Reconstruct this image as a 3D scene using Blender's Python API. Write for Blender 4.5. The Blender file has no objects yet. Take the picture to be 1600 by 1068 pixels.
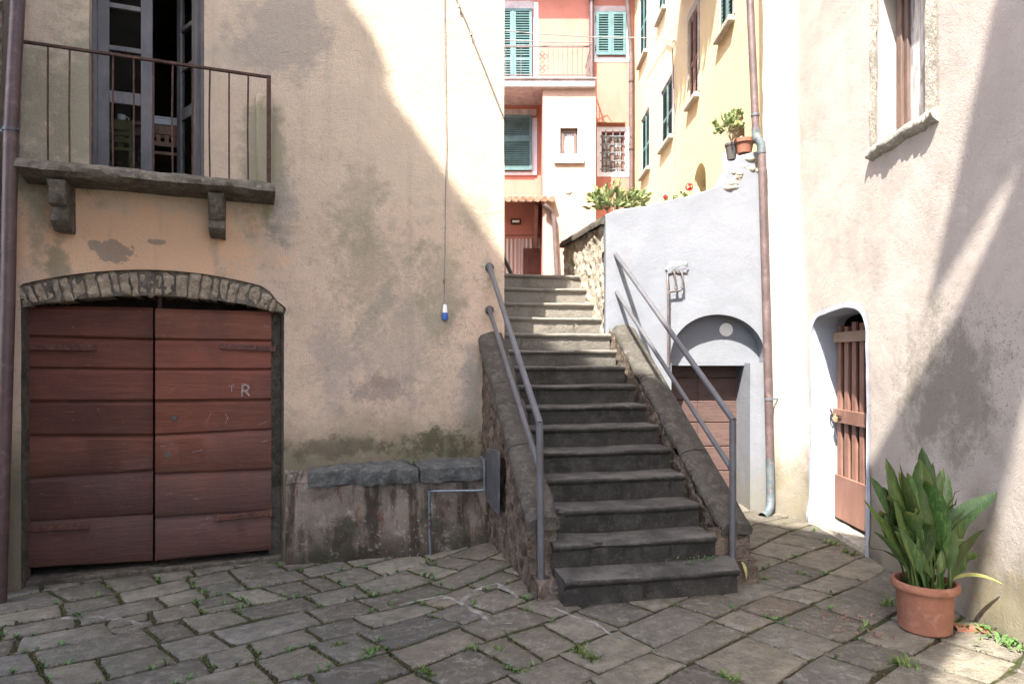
import bpy, bmesh, math, random
from mathutils import Vector, Matrix, noise
from mathutils.geometry import delaunay_2d_cdt
R = math.radians
rng = random.Random(7)
scene = bpy.context.scene
COL = scene.collection

# ------------------------------------------------------------------ camera, sky, sun, exposure
H, FPX, YH = 1.63, 1050.0, 562.0
cam_data = bpy.data.cameras.new('camera')
cam = bpy.data.objects.new('camera', cam_data)
COL.objects.link(cam)
cam.location = (0, 0, H)
cam.rotation_euler = (R(90), 0, 0)
cam_data.sensor_width = 36
cam_data.lens = FPX / 1600 * 36
cam_data.shift_y = (YH - 534) / 1600
cam_data.clip_end = 500
scene.camera = cam

SUN_FROM = Vector((-.5, -1.0, 1.5)).normalized()
elev = math.asin(SUN_FROM.z)
azim = math.atan2(SUN_FROM.x, SUN_FROM.y)
world = bpy.data.worlds.new('World')
scene.world = world
world.use_nodes = True
wn = world.node_tree
bg = wn.nodes['Background']
sky = wn.nodes.new('ShaderNodeTexSky')
sky.sky_type = 'NISHITA'
sky.sun_disc = False
sky.sun_elevation = elev
sky.sun_rotation = azim
sky.dust_density = 2.5
sky.air_density = 0.8
wn.links.new(sky.outputs[0], bg.inputs[0])
bg.inputs[1].default_value = 0.15
sl = bpy.data.lights.new('sun', 'SUN')
sl.energy = 3.4
sl.angle = R(0.55)
sl.color = (1, .95, .87)
sun = bpy.data.objects.new('sun', sl)
COL.objects.link(sun)
sun.rotation_euler = SUN_FROM.to_track_quat('Z', 'Y').to_euler()
sun.location = SUN_FROM * 40
scene.view_settings.view_transform = 'Standard'
scene.view_settings.look = 'None'
scene.view_settings.exposure = 2.65
scene.view_settings.gamma = 1

# ------------------------------------------------------------------ measuring helpers
def P(px, py, Y):                       # point seen at a photo position, Y metres away
    return Vector(((px - 800) / FPX * Y, Y, H + (YH - py) / FPX * Y))
FP = Vector((-.22, 6.61, 0)); FA = R(21)
FD = Vector((math.cos(FA), math.sin(FA), 0)); FN = Vector((-math.sin(FA), math.cos(FA), 0))
def fac(s, z, d=0): return FP + FD * s + FN * d + Vector((0, 0, z))
def fs(px, py=None, d=0):               # facade coordinates (s, z) of a photo position
    k = (px - 800) / FPX
    o = FP + FN * d
    s = (k * o.y - o.x) / (FD.x - k * FD.y)
    Y = o.y + s * FD.y
    return s if py is None else (s, H + (YH - py) / FPX * Y)
SA = R(12)
SU = Vector((math.cos(SA), math.sin(SA), 0)); SV = Vector((-math.sin(SA), math.cos(SA), 0)); SO = Vector((.37, 4.41, 0))
def stp(u, v, z=0): return SO + SU * u + SV * v + Vector((0, 0, z))
def xw(Y): return 2.74 + .038 * Y       # courtyard face of the right-hand house
def wy(px): return 2.74 / ((px - 800) / FPX - .038)
def wyz(px, py):
    Y = wy(px); return Y, H + (YH - py) / FPX * Y
def sm(a, b, x):
    t = max(0, min(1, (x - a) / (b - a))); return t * t * (3 - 2 * t)
def zg(x, y):                           # height of the courtyard ground
    return -.13 * sm(.25, -.9, x) * sm(3.0, 5.4, y) - .03 * sm(0, -3, x)
def nz(p, s=1.0, seed=0.0): return noise.noise(Vector(p) * s + Vector((seed, seed * 1.7, -seed)))
def fbm(p, s=1.0, seed=0.0): return nz(p, s, seed) + .5 * nz(p, s * 2.1, seed + 3) + .25 * nz(p, s * 4.3, seed + 9)

# ------------------------------------------------------------------ objects
BASE = {}
def prop(o, label=None, cat=None, group=None, kind=None):
    if label: o['label'] = label
    if cat: o['category'] = cat
    if group: o['group'] = group
    if kind: o['kind'] = kind
    return o
def thing(name, label, cat, loc, group=None):
    o = bpy.data.objects.new(name, None)
    o.empty_display_size = .2
    COL.objects.link(o)
    o.location = Vector(loc)
    BASE[o.name] = Vector(loc)
    return prop(o, label, cat, group)

class MB:
    def __init__(s): s.v = []; s.f = []; s.c = []; s.cur = None
    def add(s, vs, fs_):
        n = len(s.v); s.v += [Vector(v) for v in vs]
        for f in fs_:
            s.f.append([i + n for i in f]); s.c.append(s.cur)
        return s
    def hexa(s, p):                     # 8 points: bottom 4, top 4
        return s.add(p, [(3, 2, 1, 0), (4, 5, 6, 7), (0, 1, 5, 4), (1, 2, 6, 5), (2, 3, 7, 6), (3, 0, 4, 7)])
    def box(s, a, b):
        x0, y0, z0 = a; x1, y1, z1 = b
        return s.hexa([(x0, y0, z0), (x1, y0, z0), (x1, y1, z0), (x0, y1, z0), (x0, y0, z1), (x1, y0, z1), (x1, y1, z1), (x0, y1, z1)])
    def obox(s, o, U, V, W):            # corner and three edge vectors
        o, U, V, W = Vector(o), Vector(U), Vector(V), Vector(W)
        return s.hexa([o, o + U, o + U + V, o + V, o + W, o + U + W, o + U + V + W, o + V + W])
    def prism(s, poly, ext):            # polygon (3D points) swept along ext
        n = len(poly); ext = Vector(ext)
        vs = [Vector(p) for p in poly] + [Vector(p) + ext for p in poly]
        return s.add(vs, [tuple(range(n))[::-1], tuple(range(n, 2 * n))] + [(i, (i + 1) % n, n + (i + 1) % n, n + i) for i in range(n)])
    def tube(s, path, r, seg=12, cap=True):
        path = [Vector(p) for p in path]; n = len(path)
        rad = r if isinstance(r, (list, tuple)) else [r] * n
        rings = []; ref = None
        for i, p in enumerate(path):
            d = (path[min(i + 1, n - 1)] - path[max(i - 1, 0)]).normalized()
            if ref is None:
                ref = Vector((0, 0, 1)) if abs(d.z) < .9 else Vector((1, 0, 0))
            a = ref - d * ref.dot(d)
            if a.length < 1e-4: a = d.orthogonal()
            a.normalize(); b = d.cross(a); ref = a
            k = 1.0
            if 0 < i < n - 1:
                d1 = (p - path[i - 1]).normalized()
                k = 1 / max(.5, d.dot(d1))
            rings.append([p + (a * math.cos(t) + b * math.sin(t)) * rad[i] * (k if 0 else 1) for t in [2 * math.pi * j / seg for j in range(seg)]])
        vs = [q for g in rings for q in g]; f = []
        for i in range(n - 1):
            for j in range(seg):
                f.append((i * seg + j, i * seg + (j + 1) % seg, (i + 1) * seg + (j + 1) % seg, (i + 1) * seg + j))
        if cap: f += [tuple(range(seg))[::-1], tuple(range((n - 1) * seg, n * seg))]
        return s.add(vs, f)
    def lathe(s, c, prof, seg=32, axis=None):
        c = Vector(c); X, Y, Z = (Vector((1, 0, 0)), Vector((0, 1, 0)), Vector((0, 0, 1))) if axis is None else axis
        vs = []; f = []
        for (r, z) in prof:
            for j in range(seg):
                t = 2 * math.pi * j / seg
                vs.append(c + X * (r * math.cos(t)) + Y * (r * math.sin(t)) + Z * z)
        for i in range(len(prof) - 1):
            for j in range(seg):
                f.append((i * seg + j, i * seg + (j + 1) % seg, (i + 1) * seg + (j + 1) % seg, (i + 1) * seg + j))
        return s.add(vs, f)
    def grid(s, fn, na, nb):            # fn(i/na, j/nb) -> point
        vs = [fn(i / na, j / nb) for i in range(na + 1) for j in range(nb + 1)]
        return s.add(vs, [(i * (nb + 1) + j, (i + 1) * (nb + 1) + j, (i + 1) * (nb + 1) + j + 1, i * (nb + 1) + j + 1) for i in range(na) for j in range(nb)])
    def sheet(s, outline, holes, fn, res=.12, disp=None, depth=.2, skip=None):
        """a wall face with openings: 2D outline and holes (a, z); fn(a, z, d) places it; every hole gets its reveal"""
        def resample(poly):
            out = []
            for i, p in enumerate(poly):
                q = poly[(i + 1) % len(poly)]
                k = max(1, int(math.hypot(q[0] - p[0], q[1] - p[1]) / res))
                out += [(p[0] + (q[0] - p[0]) * t / k, p[1] + (q[1] - p[1]) * t / k) for t in range(k)]
            return out
        loops = [resample(outline)] + [resample(h) for h in holes]
        pts = []; edges = []
        for lp in loops:
            n0 = len(pts); pts += lp
            edges += [(n0 + i, n0 + (i + 1) % len(lp)) for i in range(len(lp))]
        def inside(p, poly):
            c = False; j = len(poly) - 1
            for i in range(len(poly)):
                a, b = poly[i], poly[j]
                if (a[1] > p[1]) != (b[1] > p[1]) and p[0] < (b[0] - a[0]) * (p[1] - a[1]) / (b[1] - a[1]) + a[0]: c = not c
                j = i
            return c
        x0 = min(p[0] for p in outline); x1 = max(p[0] for p in outline)
        z0 = min(p[1] for p in outline); z1 = max(p[1] for p in outline)
        rr = random.Random(3)
        a = x0 + res * .5
        while a < x1:
            z = z0 + res * .5
            while z < z1:
                p = (a + rr.uniform(-.2, .2) * res, z + rr.uniform(-.2, .2) * res)
                if inside(p, outline) and not any(inside(p, h) for h in holes): pts.append(p)
                z += res
            a += res
        V2, E2, F2 = delaunay_2d_cdt([Vector(p) for p in pts], edges, [], 0, 1e-5)[:3]
        keep = []
        for f in F2:
            c = sum((V2[i] for i in f), Vector((0, 0))) / len(f)
            if inside(c, outline) and not any(inside(c, h) for h in holes): keep.append(list(f))
        s.add([fn(p.x, p.y, -(disp(p.x, p.y) if disp else 0)) for p in V2], keep)
        for k, h in enumerate(loops[1:]):
            dp = depth[k] if isinstance(depth, (list, tuple)) else depth
            if not dp: continue
            n = len(h)
            vs = [fn(p[0], p[1], -(disp(p[0], p[1]) if disp else 0)) for p in h] + [fn(p[0], p[1], dp * .5) for p in h] + [fn(p[0], p[1], dp) for p in h]
            f = []
            for i in range(n):
                j = (i + 1) % n
                if skip and skip(k, h[i], h[j]): continue
                f += [(i, j, n + j, n + i), (n + i, n + j, 2 * n + j, 2 * n + i)]
            s.add(vs, f)
        return s
    def build(s, name, mat, parent=None, smooth=True, bevel=0, seg=2, angle=38, attr=None):
        base = BASE.get(parent.name, Vector()) if parent else Vector()
        me = bpy.data.meshes.new(name)
        me.from_pydata([tuple(v - base) for v in s.v], [], s.f)
        me.validate()
        me.update()
        if attr and len(me.polygons) == len(s.c):
            ca = me.attributes.new(attr, 'FLOAT_COLOR', 'FACE')
            flat = []
            for c in s.c: flat += list(c or (1, 1, 1)) + [1.0]
            ca.data.foreach_set('color', flat)
        me.materials.append(mat)
        if smooth:
            me.polygons.foreach_set('use_smooth', [True] * len(me.polygons))
            me.set_sharp_from_angle(angle=R(angle))
        o = bpy.data.objects.new(name, me)
        COL.objects.link(o)
        if parent: o.parent = parent
        BASE[o.name] = base
        if bevel:
            m = o.modifiers.new('bevel', 'BEVEL'); m.width = bevel; m.segments = seg; m.limit_method = 'ANGLE'; m.angle_limit = R(40)
            if smooth: m.harden_normals = False
        return o

# ------------------------------------------------------------------ materials
class NT:
    def __init__(s, name):
        s.m = bpy.data.materials.new(name); s.m.use_nodes = True
        s.t = s.m.node_tree; s.b = s.t.nodes['Principled BSDF']
        s.pos = s.n('ShaderNodeNewGeometry').outputs['Position']
    def n(s, t): return s.t.nodes.new(t)
    def set(s, sock, v):
        if isinstance(v, bpy.types.NodeSocket): s.t.links.new(v, sock)
        elif isinstance(v, (tuple, list)) and len(v) == 3 and sock.type == 'RGBA': sock.default_value = (*v, 1)
        else: sock.default_value = v
    def noise(s, scale, detail=4, rough=.55, dist=0, vec=None, col=False):
        k = s.n('ShaderNodeTexNoise'); s.set(k.inputs['Vector'], vec or s.pos)
        k.inputs['Scale'].default_value = scale; k.inputs['Detail'].default_value = detail
        k.inputs['Roughness'].default_value = rough; k.inputs['Distortion'].default_value = dist
        return k.outputs['Color' if col else 'Fac']
    def voro(s, scale, feat='F1', vec=None, out='Distance'):
        k = s.n('ShaderNodeTexVoronoi'); k.feature = feat; s.set(k.inputs['Vector'], vec or s.pos)
        k.inputs['Scale'].default_value = scale; return k.outputs[out]
    def ramp(s, v, lo, hi, a=0.0, b=1.0):
        k = s.n('ShaderNodeMapRange'); k.interpolation_type = 'SMOOTHSTEP'
        s.set(k.inputs[0], v)
        for i, x in enumerate((lo, hi, a, b)): k.inputs[i + 1].default_value = x
        return k.outputs[0]
    def mix(s, f, a, b, mode='MIX'):
        k = s.n('ShaderNodeMix'); k.data_type = 'RGBA'; k.blend_type = mode
        s.set(k.inputs[0], f); s.set(k.inputs[6], a); s.set(k.inputs[7], b); return k.outputs[2]
    def math(s, op, a, b=0.0):
        k = s.n('ShaderNodeMath'); k.operation = op; s.set(k.inputs[0], a); s.set(k.inputs[1], b); return k.outputs[0]
    def vmath(s, op, a, b):
        k = s.n('ShaderNodeVectorMath'); k.operation = op; s.set(k.inputs[0], a); s.set(k.inputs[1], b); return k.outputs
    def xyz(s, v=None):
        k = s.n('ShaderNodeSeparateXYZ'); s.set(k.inputs[0], v or s.pos); return k.outputs
    def scaled(s, v): return s.vmath('MULTIPLY', s.pos, v)[0]
    def blob(s, c, r, rag=.5, scale=4.0, lo=1.0, hi=.55):
        """ragged patch round a point of the wall"""
        d = s.vmath('SUBTRACT', s.pos, tuple(c))[0]
        d = s.vmath('MULTIPLY', d, tuple(1 / x for x in r))[0]
        l = s.vmath('LENGTH', d, (0, 0, 0))['Value']
        q = s.math('MULTIPLY_ADD', s.noise(scale, 10, .74), rag * 5.5)
        q.node.inputs[2].default_value = -rag * 2.75
        return s.ramp(s.math('ADD', l, q), lo, hi)
    def bump(s, h, dist=.01, strength=1.0):
        k = s.n('ShaderNodeBump'); s.set(k.inputs['Height'], h)
        k.inputs['Distance'].default_value = dist; k.inputs['Strength'].default_value = strength
        s.t.links.new(k.outputs[0], s.b.inputs['Normal']); return s
    def out(s, col, rough=.85, spec=.25, metal=0):
        s.set(s.b.inputs['Base Color'], col); s.set(s.b.inputs['Roughness'], rough)
        s.b.inputs['Specular IOR Level'].default_value = spec; s.b.inputs['Metallic'].default_value = metal
        return s.m

def simple(name, col, var=.25, scale=6, rough=.7, bump=.004, bscale=40, spec=.3, metal=0, dirt=None, dirt_amt=.5):
    t = NT(name)
    dark = tuple(c * (1 - var) for c in col); lite = tuple(min(1, c * (1 + var * .7)) for c in col)
    c = t.mix(t.ramp(t.noise(scale, 6), .32, .68), dark, lite)
    if dirt:
        c = t.mix(t.math('MULTIPLY', t.ramp(t.noise(scale * 2.3, 8, .7, .5), .5, .68), dirt_amt), c, dirt)
    t.bump(t.noise(bscale, 5), bump)
    return t.out(c, rough, spec, metal)

def plaster(name, a, b, grain=.006, extra=None, speck=True):
    t = NT(name)
    c = t.mix(t.ramp(t.noise(.9, 5, .6, .4), .35, .65), a, b)
    c = t.mix(t.ramp(t.noise(4.5, 8, .7), .42, .75, 0, .35), c, tuple(x * .72 for x in a))
    if speck:
        c = t.mix(t.ramp(t.noise(55, 3, .6), .60, .70, 0, .35), c, tuple(x * .55 for x in a))
    if extra: c = extra(t, c)
    hgt = t.math('ADD', t.math('MULTIPLY', t.noise(95, 5, .65), .75), t.math('ADD', t.math('MULTIPLY', t.noise(24, 6, .6), .5), t.math('MULTIPLY', t.noise(3.2, 4), 1.6)))
    t.bump(hgt, grain)
    return t.out(c, .92, .12)

def fpt(px, py): s_, z_ = fs(px, py); return fac(s_, z_)
def facade_extra(t, c):
    z = t.xyz()[2]
    c = t.mix(t.ramp(t.noise(1.9, 11, .76), .49, .58, 0, .55), c, (.58, .425, .325))
    c = t.mix(t.ramp(t.noise(2.7, 12, .78, .3), .53, .62, 0, .62), c, (.31, .265, .205))
    c = t.mix(t.ramp(t.noise(14, 8, .75), .52, .62, 0, .4), c, (.36, .29, .225))
    c = t.mix(t.ramp(t.noise(34, 4, .65), .60, .68, 0, .55), c, (.26, .21, .16))
    c = t.mix(t.ramp(t.noise(48, 3, .6), .62, .70, 0, .5), c, (.66, .54, .44))
    # warmer peach low down, grey-cream higher up
    c = t.mix(t.ramp(t.math('ADD', z, t.math('MULTIPLY', t.noise(1.3, 5), 1.6)), 3.0, 4.6, 0, .65), c, (.50, .42, .32))
    c = t.mix(t.blob(fpt(230, 390), (1.3, 1.0, .5), .35, 2.5), c, (.66, .43, .275))
    green = (.20, .205, .14); grey = (.27, .25, .22); dark = (.10, .09, .07)
    m = lambda f, k: t.math('MULTIPLY', f, k)
    for (px, py, rx, rz, col, k) in [(575, 410, .40, .62, green, .42), (640, 540, .5, .7, grey, .38), (690, 470, .25, .6, green, .42), (445, 55, .45, .5, grey, .55), (560, 330, .2, .5, green, .3),
                                     (445, 320, .13, .32, grey, .6), (60, 330, .12, .4, green, .5), (337, 400, .05, .2, grey, .35), (100, 170, .5, .75, green, .6), (410, 250, .25, .55, green, .6), (370, 90, .3, .2, grey, .3), (600, 610, .3, .17, (.23, .19, .17), .6),
                                     (740, 340, .22, .3, green, .35), (520, 560, .2, .5, grey, .4), (90, 400, .08, .3, green, .6), (740, 620, .16, .6, grey, .6)]:
        c = t.mix(m(t.blob(fpt(px, py), (rx, rx, rz), .8, 2.7, 1.15, .35), k * 1.12), c, col)
    # peeled patches
    for (px, py, rx, rz) in [(178, 390, .17, .085), (246, 378, .075, .022), (600, 598, .09, .06)]:
        c = t.mix(m(t.blob(fpt(px, py), (rx, rx, rz), .75, 8, 1.02, .95), .8), c, (.27, .215, .17))
    # damp and moss rising above the bench
    zz = t.math('ADD', z, t.math('MULTIPLY', t.noise(2.6, 8, .7), -.75))
    c = t.mix(m(t.ramp(zz, .95, .25), .85), c, (.115, .105, .065))
    c = t.mix(m(t.blob(fpt(690, 690), (.45, .4, .16), .8, 4, 1.1, .5), .8), c, (.06, .062, .032))
    c = t.mix(m(t.blob(fpt(520, 700), (.5, .4, .10), .8, 4, 1.1, .5), .6), c, (.075, .065, .042))
    # rain streaks
    st = t.noise(1.0, 6, .6, 0, t.scaled((7, 7, .35)))
    c = t.mix(t.ramp(st, .52, .75, 0, .35), c, (.27, .245, .19))
    return c
def rightwall_extra(t, c):
    z = t.xyz()[2]
    m = lambda f, k: t.math('MULTIPLY', f, k)
    def q(px, py): Y, zz = wyz(px, py); return (xw(Y), Y, zz)
    grey = (.27, .245, .21)
    c = t.mix(m(t.blob(q(1480, 610), (1, .6, .62), .7, 4, 1.15, .3), .85), c, (.20, .18, .145))
    c = t.mix(m(t.ramp(t.noise(60, 4, .6), .58, .66), t.blob(q(1500, 600), (1, .75, .65), .6, 3, 1.2, .4)), c, (.17, .155, .13))
    c = t.mix(m(t.blob(q(1590, 960), (1, .35, .22), .5, 6), .8), c, (.24, .19, .07))
    c = t.mix(m(t.blob(q(1235, 750), (1, .6, .25), .8, 6, 1.2, .3), .6), c, (.33, .28, .17))
    zz = t.math('ADD', z, t.math('MULTIPLY', t.noise(3.5, 10, .75), -1.3))
    c = t.mix(m(t.ramp(zz, .25, -.45), .8), c, (.17, .15, .105))
    c = t.mix(t.ramp(t.noise(1.1, 6, .65, .6), .56, .7, 0, .4), c, grey)
    st = t.noise(1.0, 6, .6, 0, t.scaled((5, 5, .3)))
    return t.mix(t.ramp(st, .55, .75, 0, .3), c, (.34, .30, .25))
def bench_extra(t, c):
    m = lambda f, k: t.math('MULTIPLY', f, k)
    st = t.noise(1.0, 6, .65, .3, t.scaled((6, 6, 1.1)))
    c = t.mix(t.ramp(st, .44, .60, 0, .9), c, (.040, .033, .026))
    c = t.mix(t.ramp(t.math('ADD', t.xyz()[2], t.math('MULTIPLY', t.noise(4, 9, .75), -.7)), -.1, -.55, 0, .85), c, (.045, .038, .028))
    c = t.mix(t.ramp(t.noise(7, 10, .78), .55, .64, 0, .6), c, (.34, .30, .26))
    c = t.mix(t.ramp(t.noise(5, 6, .7, 0, t.scaled((2.2, 2.2, .6))), .56, .66, 0, .7), c, (.13, .045, .028))
    c = t.mix(t.ramp(t.noise(2.2, 8, .7), .52, .66, 0, .8), c, (.045, .045, .028))
    c = t.mix(t.ramp(t.noise(30, 4, .7), .62, .7, 0, .6), c, (.42, .39, .35))
    return c

M = {}
M['facade'] = plaster('peach_plaster', (.585, .45, .335), (.49, .385, .29), .016, facade_extra)
M['rightwall'] = plaster('pinkish_plaster', (.44, .385, .34), (.38, .335, .295), .007, rightwall_extra)
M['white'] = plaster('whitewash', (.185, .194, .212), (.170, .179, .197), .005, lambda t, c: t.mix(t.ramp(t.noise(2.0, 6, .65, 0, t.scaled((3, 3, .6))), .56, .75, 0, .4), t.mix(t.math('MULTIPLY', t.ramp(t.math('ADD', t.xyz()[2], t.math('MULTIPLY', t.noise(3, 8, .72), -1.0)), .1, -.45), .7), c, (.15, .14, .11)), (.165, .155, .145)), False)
M['roughcast'] = plaster('grey_roughcast', (.19, .165, .13), (.13, .11, .088), .02)
M['surround'] = plaster('blue_white_paint', (.40, .42, .47), (.37, .39, .44), .006, None, False)
M['bench'] = plaster('stained_render', (.25, .205, .165), (.10, .083, .068), .02, bench_extra)
M['coral'] = plaster('coral_paint', (.46, .185, .142), (.42, .17, .13), .003, lambda t, c: t.mix(t.ramp(t.noise(1.4, 8, .7, 0, t.scaled((2.5, 2.5, .45))), .50, .72, 0, .5), c, tuple(x * .62 for x in (.50, .22, .165))), True)
M['pink'] = plaster('pale_pink_paint', (.40, .27, .22), (.38, .255, .207), .003, lambda t, c: t.mix(t.ramp(t.noise(1.4, 8, .7, 0, t.scaled((2.5, 2.5, .45))), .50, .72, 0, .5), c, tuple(x * .62 for x in (.44, .295, .225))), True)
M['yellow'] = plaster('yellow_paint', (.60, .50, .295), (.56, .465, .275), .004, lambda t, c: t.mix(t.ramp(t.noise(1.2, 6, .65), .55, .75, 0, .45), c, (.50, .40, .27)), False)
M['plain'] = plaster('ochre_render', (.50, .42, .32), (.42, .36, .28), .006)

def stone(name, a, b, lichen=(.40, .39, .34), moss=(.07, .08, .03), mossy=.4, bump=.02, scale=5, pale=None):
    t = NT(name)
    c = t.mix(t.ramp(t.noise(scale, 8, .65, .5), .34, .66), a, b)
    c = t.mix(t.ramp(t.noise(scale * 2.7, 10, .75), .50, .60, 0, .5), c, tuple(x * 1.7 for x in b))
    if name == 'dark_rubble':
        wv = t.vmath('ADD', t.pos, t.vmath('MULTIPLY', t.noise(7, 4, .6, 0, None, True), (.12, .12, .12))[0])[0]
        wv = t.vmath('MULTIPLY', wv, (1, 1, 1.35))[0]
        cell = t.voro(8.5, 'F1', wv, 'Color')
        c = t.mix(.75, c, t.mix(1.0, c, t.mix(t.xyz(cell)[0], (.45, .42, .40), (2.0, 1.8, 1.6)), 'MULTIPLY'))
        edge = t.voro(8.5, 'DISTANCE_TO_EDGE', wv)
        c = t.mix(t.math('MULTIPLY', t.ramp(edge, .10, .03), t.ramp(t.noise(4, 7, .7), .36, .6, .1, .85)), c, (.15, .125, .10))
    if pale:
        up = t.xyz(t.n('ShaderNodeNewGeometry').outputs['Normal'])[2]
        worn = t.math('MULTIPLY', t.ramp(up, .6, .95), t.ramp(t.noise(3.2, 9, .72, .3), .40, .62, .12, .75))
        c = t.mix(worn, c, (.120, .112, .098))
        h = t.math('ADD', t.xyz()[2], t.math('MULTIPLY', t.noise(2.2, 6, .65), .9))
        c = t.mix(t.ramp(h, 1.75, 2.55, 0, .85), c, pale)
    c = t.mix(t.ramp(t.noise(scale * 5, 6, .7), .58, .72, 0, .55), c, lichen)
    c = t.mix(t.ramp(t.noise(scale * .6, 7, .7), .52, .68, 0, mossy), c, moss)
    c = t.mix(t.ramp(t.noise(90, 2, .5), .60, .72, 0, .5), c, tuple(x * .4 for x in a))
    t.bump(t.math('ADD', t.noise(scale * 3, 8, .65), t.math('MULTIPLY', t.noise(80, 4), .35)), bump)
    return t.out(c, .88, .2)
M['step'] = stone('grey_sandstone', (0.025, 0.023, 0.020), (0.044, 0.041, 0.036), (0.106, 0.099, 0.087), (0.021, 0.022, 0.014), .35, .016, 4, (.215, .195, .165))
M['coping'] = stone('coping_sandstone', (0.050, 0.045, 0.038), (0.074, 0.067, 0.056), (0.107, 0.103, 0.092), (0.026, 0.027, 0.014), .5, .02, 5)
M['rubble'] = stone('dark_rubble', (0.046, 0.034, 0.028), (0.101, 0.082, 0.068), (0.166, 0.153, 0.137), (0.027, 0.028, 0.019), .5, .025, 7)
M['pale_rubble'] = stone('pale_rubble', (0.252, 0.217, 0.164), (0.364, 0.329, 0.273), (0.420, 0.399, 0.350), (0.126, 0.112, 0.063), .25, .025, 7)
M['voussoir'] = stone('arch_stone', (0.223, 0.176, 0.128), (0.355, 0.291, 0.213), (0.533, 0.446, 0.322), (0.132, 0.095, 0.057), .3, .02, 9)
M['slab'] = stone('slate_slab', (0.060, 0.061, 0.058), (0.102, 0.102, 0.095), (0.204, 0.200, 0.187), (0.031, 0.036, 0.017), .5, .025, 6)
M['balcony'] = stone('balcony_stone', (.085, .075, .058), (.15, .132, .103), (.26, .24, .195), (.04, .042, .02), .6, .025, 6)
M['jamb'] = stone('jamb_stone', (0.058, 0.050, 0.038), (0.100, 0.086, 0.066), (0.160, 0.144, 0.116), (0.027, 0.030, 0.014), .55, .02, 7)
M['pale_stone'] = stone('pale_stone', (0.288, 0.266, 0.216), (0.374, 0.346, 0.288), (0.418, 0.396, 0.360), (0.144, 0.130, 0.079), .3, .02, 8)

def paving_mat():
    t = NT('paving_stone')
    k = t.n('ShaderNodeAttribute'); k.attribute_name = 'tint'
    c = k.outputs['Color']
    c = t.mix(t.ramp(t.noise(6, 8, .65, .4), .35, .65, 0, .6), c, (.070, .064, .052))
    c = t.mix(t.ramp(t.noise(3.0, 8, .7, .3), .60, .70, 0, .6), c, (.20, .188, .165))
    c = t.mix(t.ramp(t.noise(42, 4, .7), .62, .72, 0, .65), c, (.22, .21, .19))
    c = t.mix(t.ramp(t.noise(75, 2, .6), .63, .70, 0, .6), c, (.028, .025, .021))
    c = t.mix(t.ramp(t.noise(2.2, 7, .7), .56, .72, 0, .4), c, (.06, .06, .032))
    c = t.mix(t.ramp(t.noise(15, 10, .76), .50, .60, 0, .45), c, (.23, .205, .165))
    c = t.mix(t.ramp(t.noise(24, 8, .75, .2), .54, .64, 0, .55), c, (.065, .057, .045))
    c = t.mix(t.ramp(t.noise(3.6, 12, .8, .4), .56, .63, 0, .55), c, (.26, .24, .205))
    t.bump(t.math('ADD', t.noise(11, 8, .62), t.math('MULTIPLY', t.noise(85, 4, .6), .45)), .03)
    return t.out(c, t.ramp(t.noise(5, 5), .3, .7, .62, .9), .3)
M['paving'] = paving_mat()
def soil_mat():
    t = NT('joint_soil')
    c = t.mix(t.ramp(t.noise(3, 8, .7), .4, .6), (.040, .030, .020), (.034, .042, .016))
    c = t.mix(t.ramp(t.noise(30, 6, .7), .52, .66), c, (.10, .085, .065))
    t.bump(t.noise(60, 6), .02)
    return t.out(c, .95, .1)
M['soil'] = soil_mat()
def ground_far():
    return simple('packed_earth', (.20, .17, .13), .3, 2, .95, .01, 30, .1)
M['earth'] = ground_far()
M['terrace'] = simple('terrace_paving', (.33, .30, .26), .25, 3, .9, .008, 30, .15)

def wood(name, a, b, worn, axis=(1, 1, 10), wear=.5, rough=.6):
    t = NT(name)
    g = t.noise(9, 8, .65, .6, t.scaled(axis))
    c = t.mix(t.ramp(g, .3, .7), a, b)
    c = t.mix(t.ramp(t.noise(1.4, 6, .6), .4, .68, 0, .6), c, tuple(x * .55 for x in a))
    w = t.math('MULTIPLY', t.ramp(t.noise(26, 7, .72, .4, t.scaled(axis)), .60, .68), t.ramp(t.noise(2.2, 5), .45, .62))
    c = t.mix(t.math('MULTIPLY', w, wear), c, worn)
    t.bump(t.math('ADD', g, t.math('MULTIPLY', t.noise(40, 4, .6, 0, t.scaled(axis)), .6)), .006)
    return t.out(c, rough, .3)
HX = (.35, .35, 3.2)
def door_mat(k=1.0):
    t = NT('red_door_paint')
    sc = lambda v: tuple(x * k for x in v)
    g = t.noise(9, 8, .65, .6, t.scaled(HX))
    c = t.mix(t.ramp(g, .3, .7), sc((.098, .031, .0185)), sc((.132, .043, .026)))
    c = t.mix(t.ramp(t.noise(1.6, 6, .62, .4), .38, .66, 0, .7), c, sc((.062, .025, .020)))
    k_ = t.n('ShaderNodeAttribute'); k_.attribute_name = 'tint'
    c = t.mix(1.0, c, k_.outputs['Color'], 'MULTIPLY')
    z = t.xyz()[2]
    low = t.ramp(t.math('ADD', z, t.math('MULTIPLY', t.noise(2.4, 7, .7), -1.2)), .55, -.35)
    c = t.mix(t.math('MULTIPLY', low, .55), c, sc((.055, .037, .031)))
    w = t.math('MULTIPLY', t.ramp(t.noise(24, 7, .75, .5, t.scaled(HX)), .60, .69), t.ramp(t.noise(2.4, 5, .6), .45, .62))
    c = t.mix(t.math('MULTIPLY', w, .75), c, (.28, .20, .165))
    c = t.mix(t.ramp(t.noise(46, 3, .6), .70, .74, 0, .5), c, (.30, .25, .21))
    t.bump(t.math('ADD', g, t.math('MULTIPLY', t.noise(60, 5, .6, 0, t.scaled(HX)), .5)), .006)
    return t.out(c, .62, .3)
M['door'] = door_mat()
M['door_faded'] = door_mat(1.3)
M['gate'] = wood('gate_brown_paint', (.225, .112, .080), (.285, .15, .11), (.5, .42, .36), (3, 3, .3), .4, .65)
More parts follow.
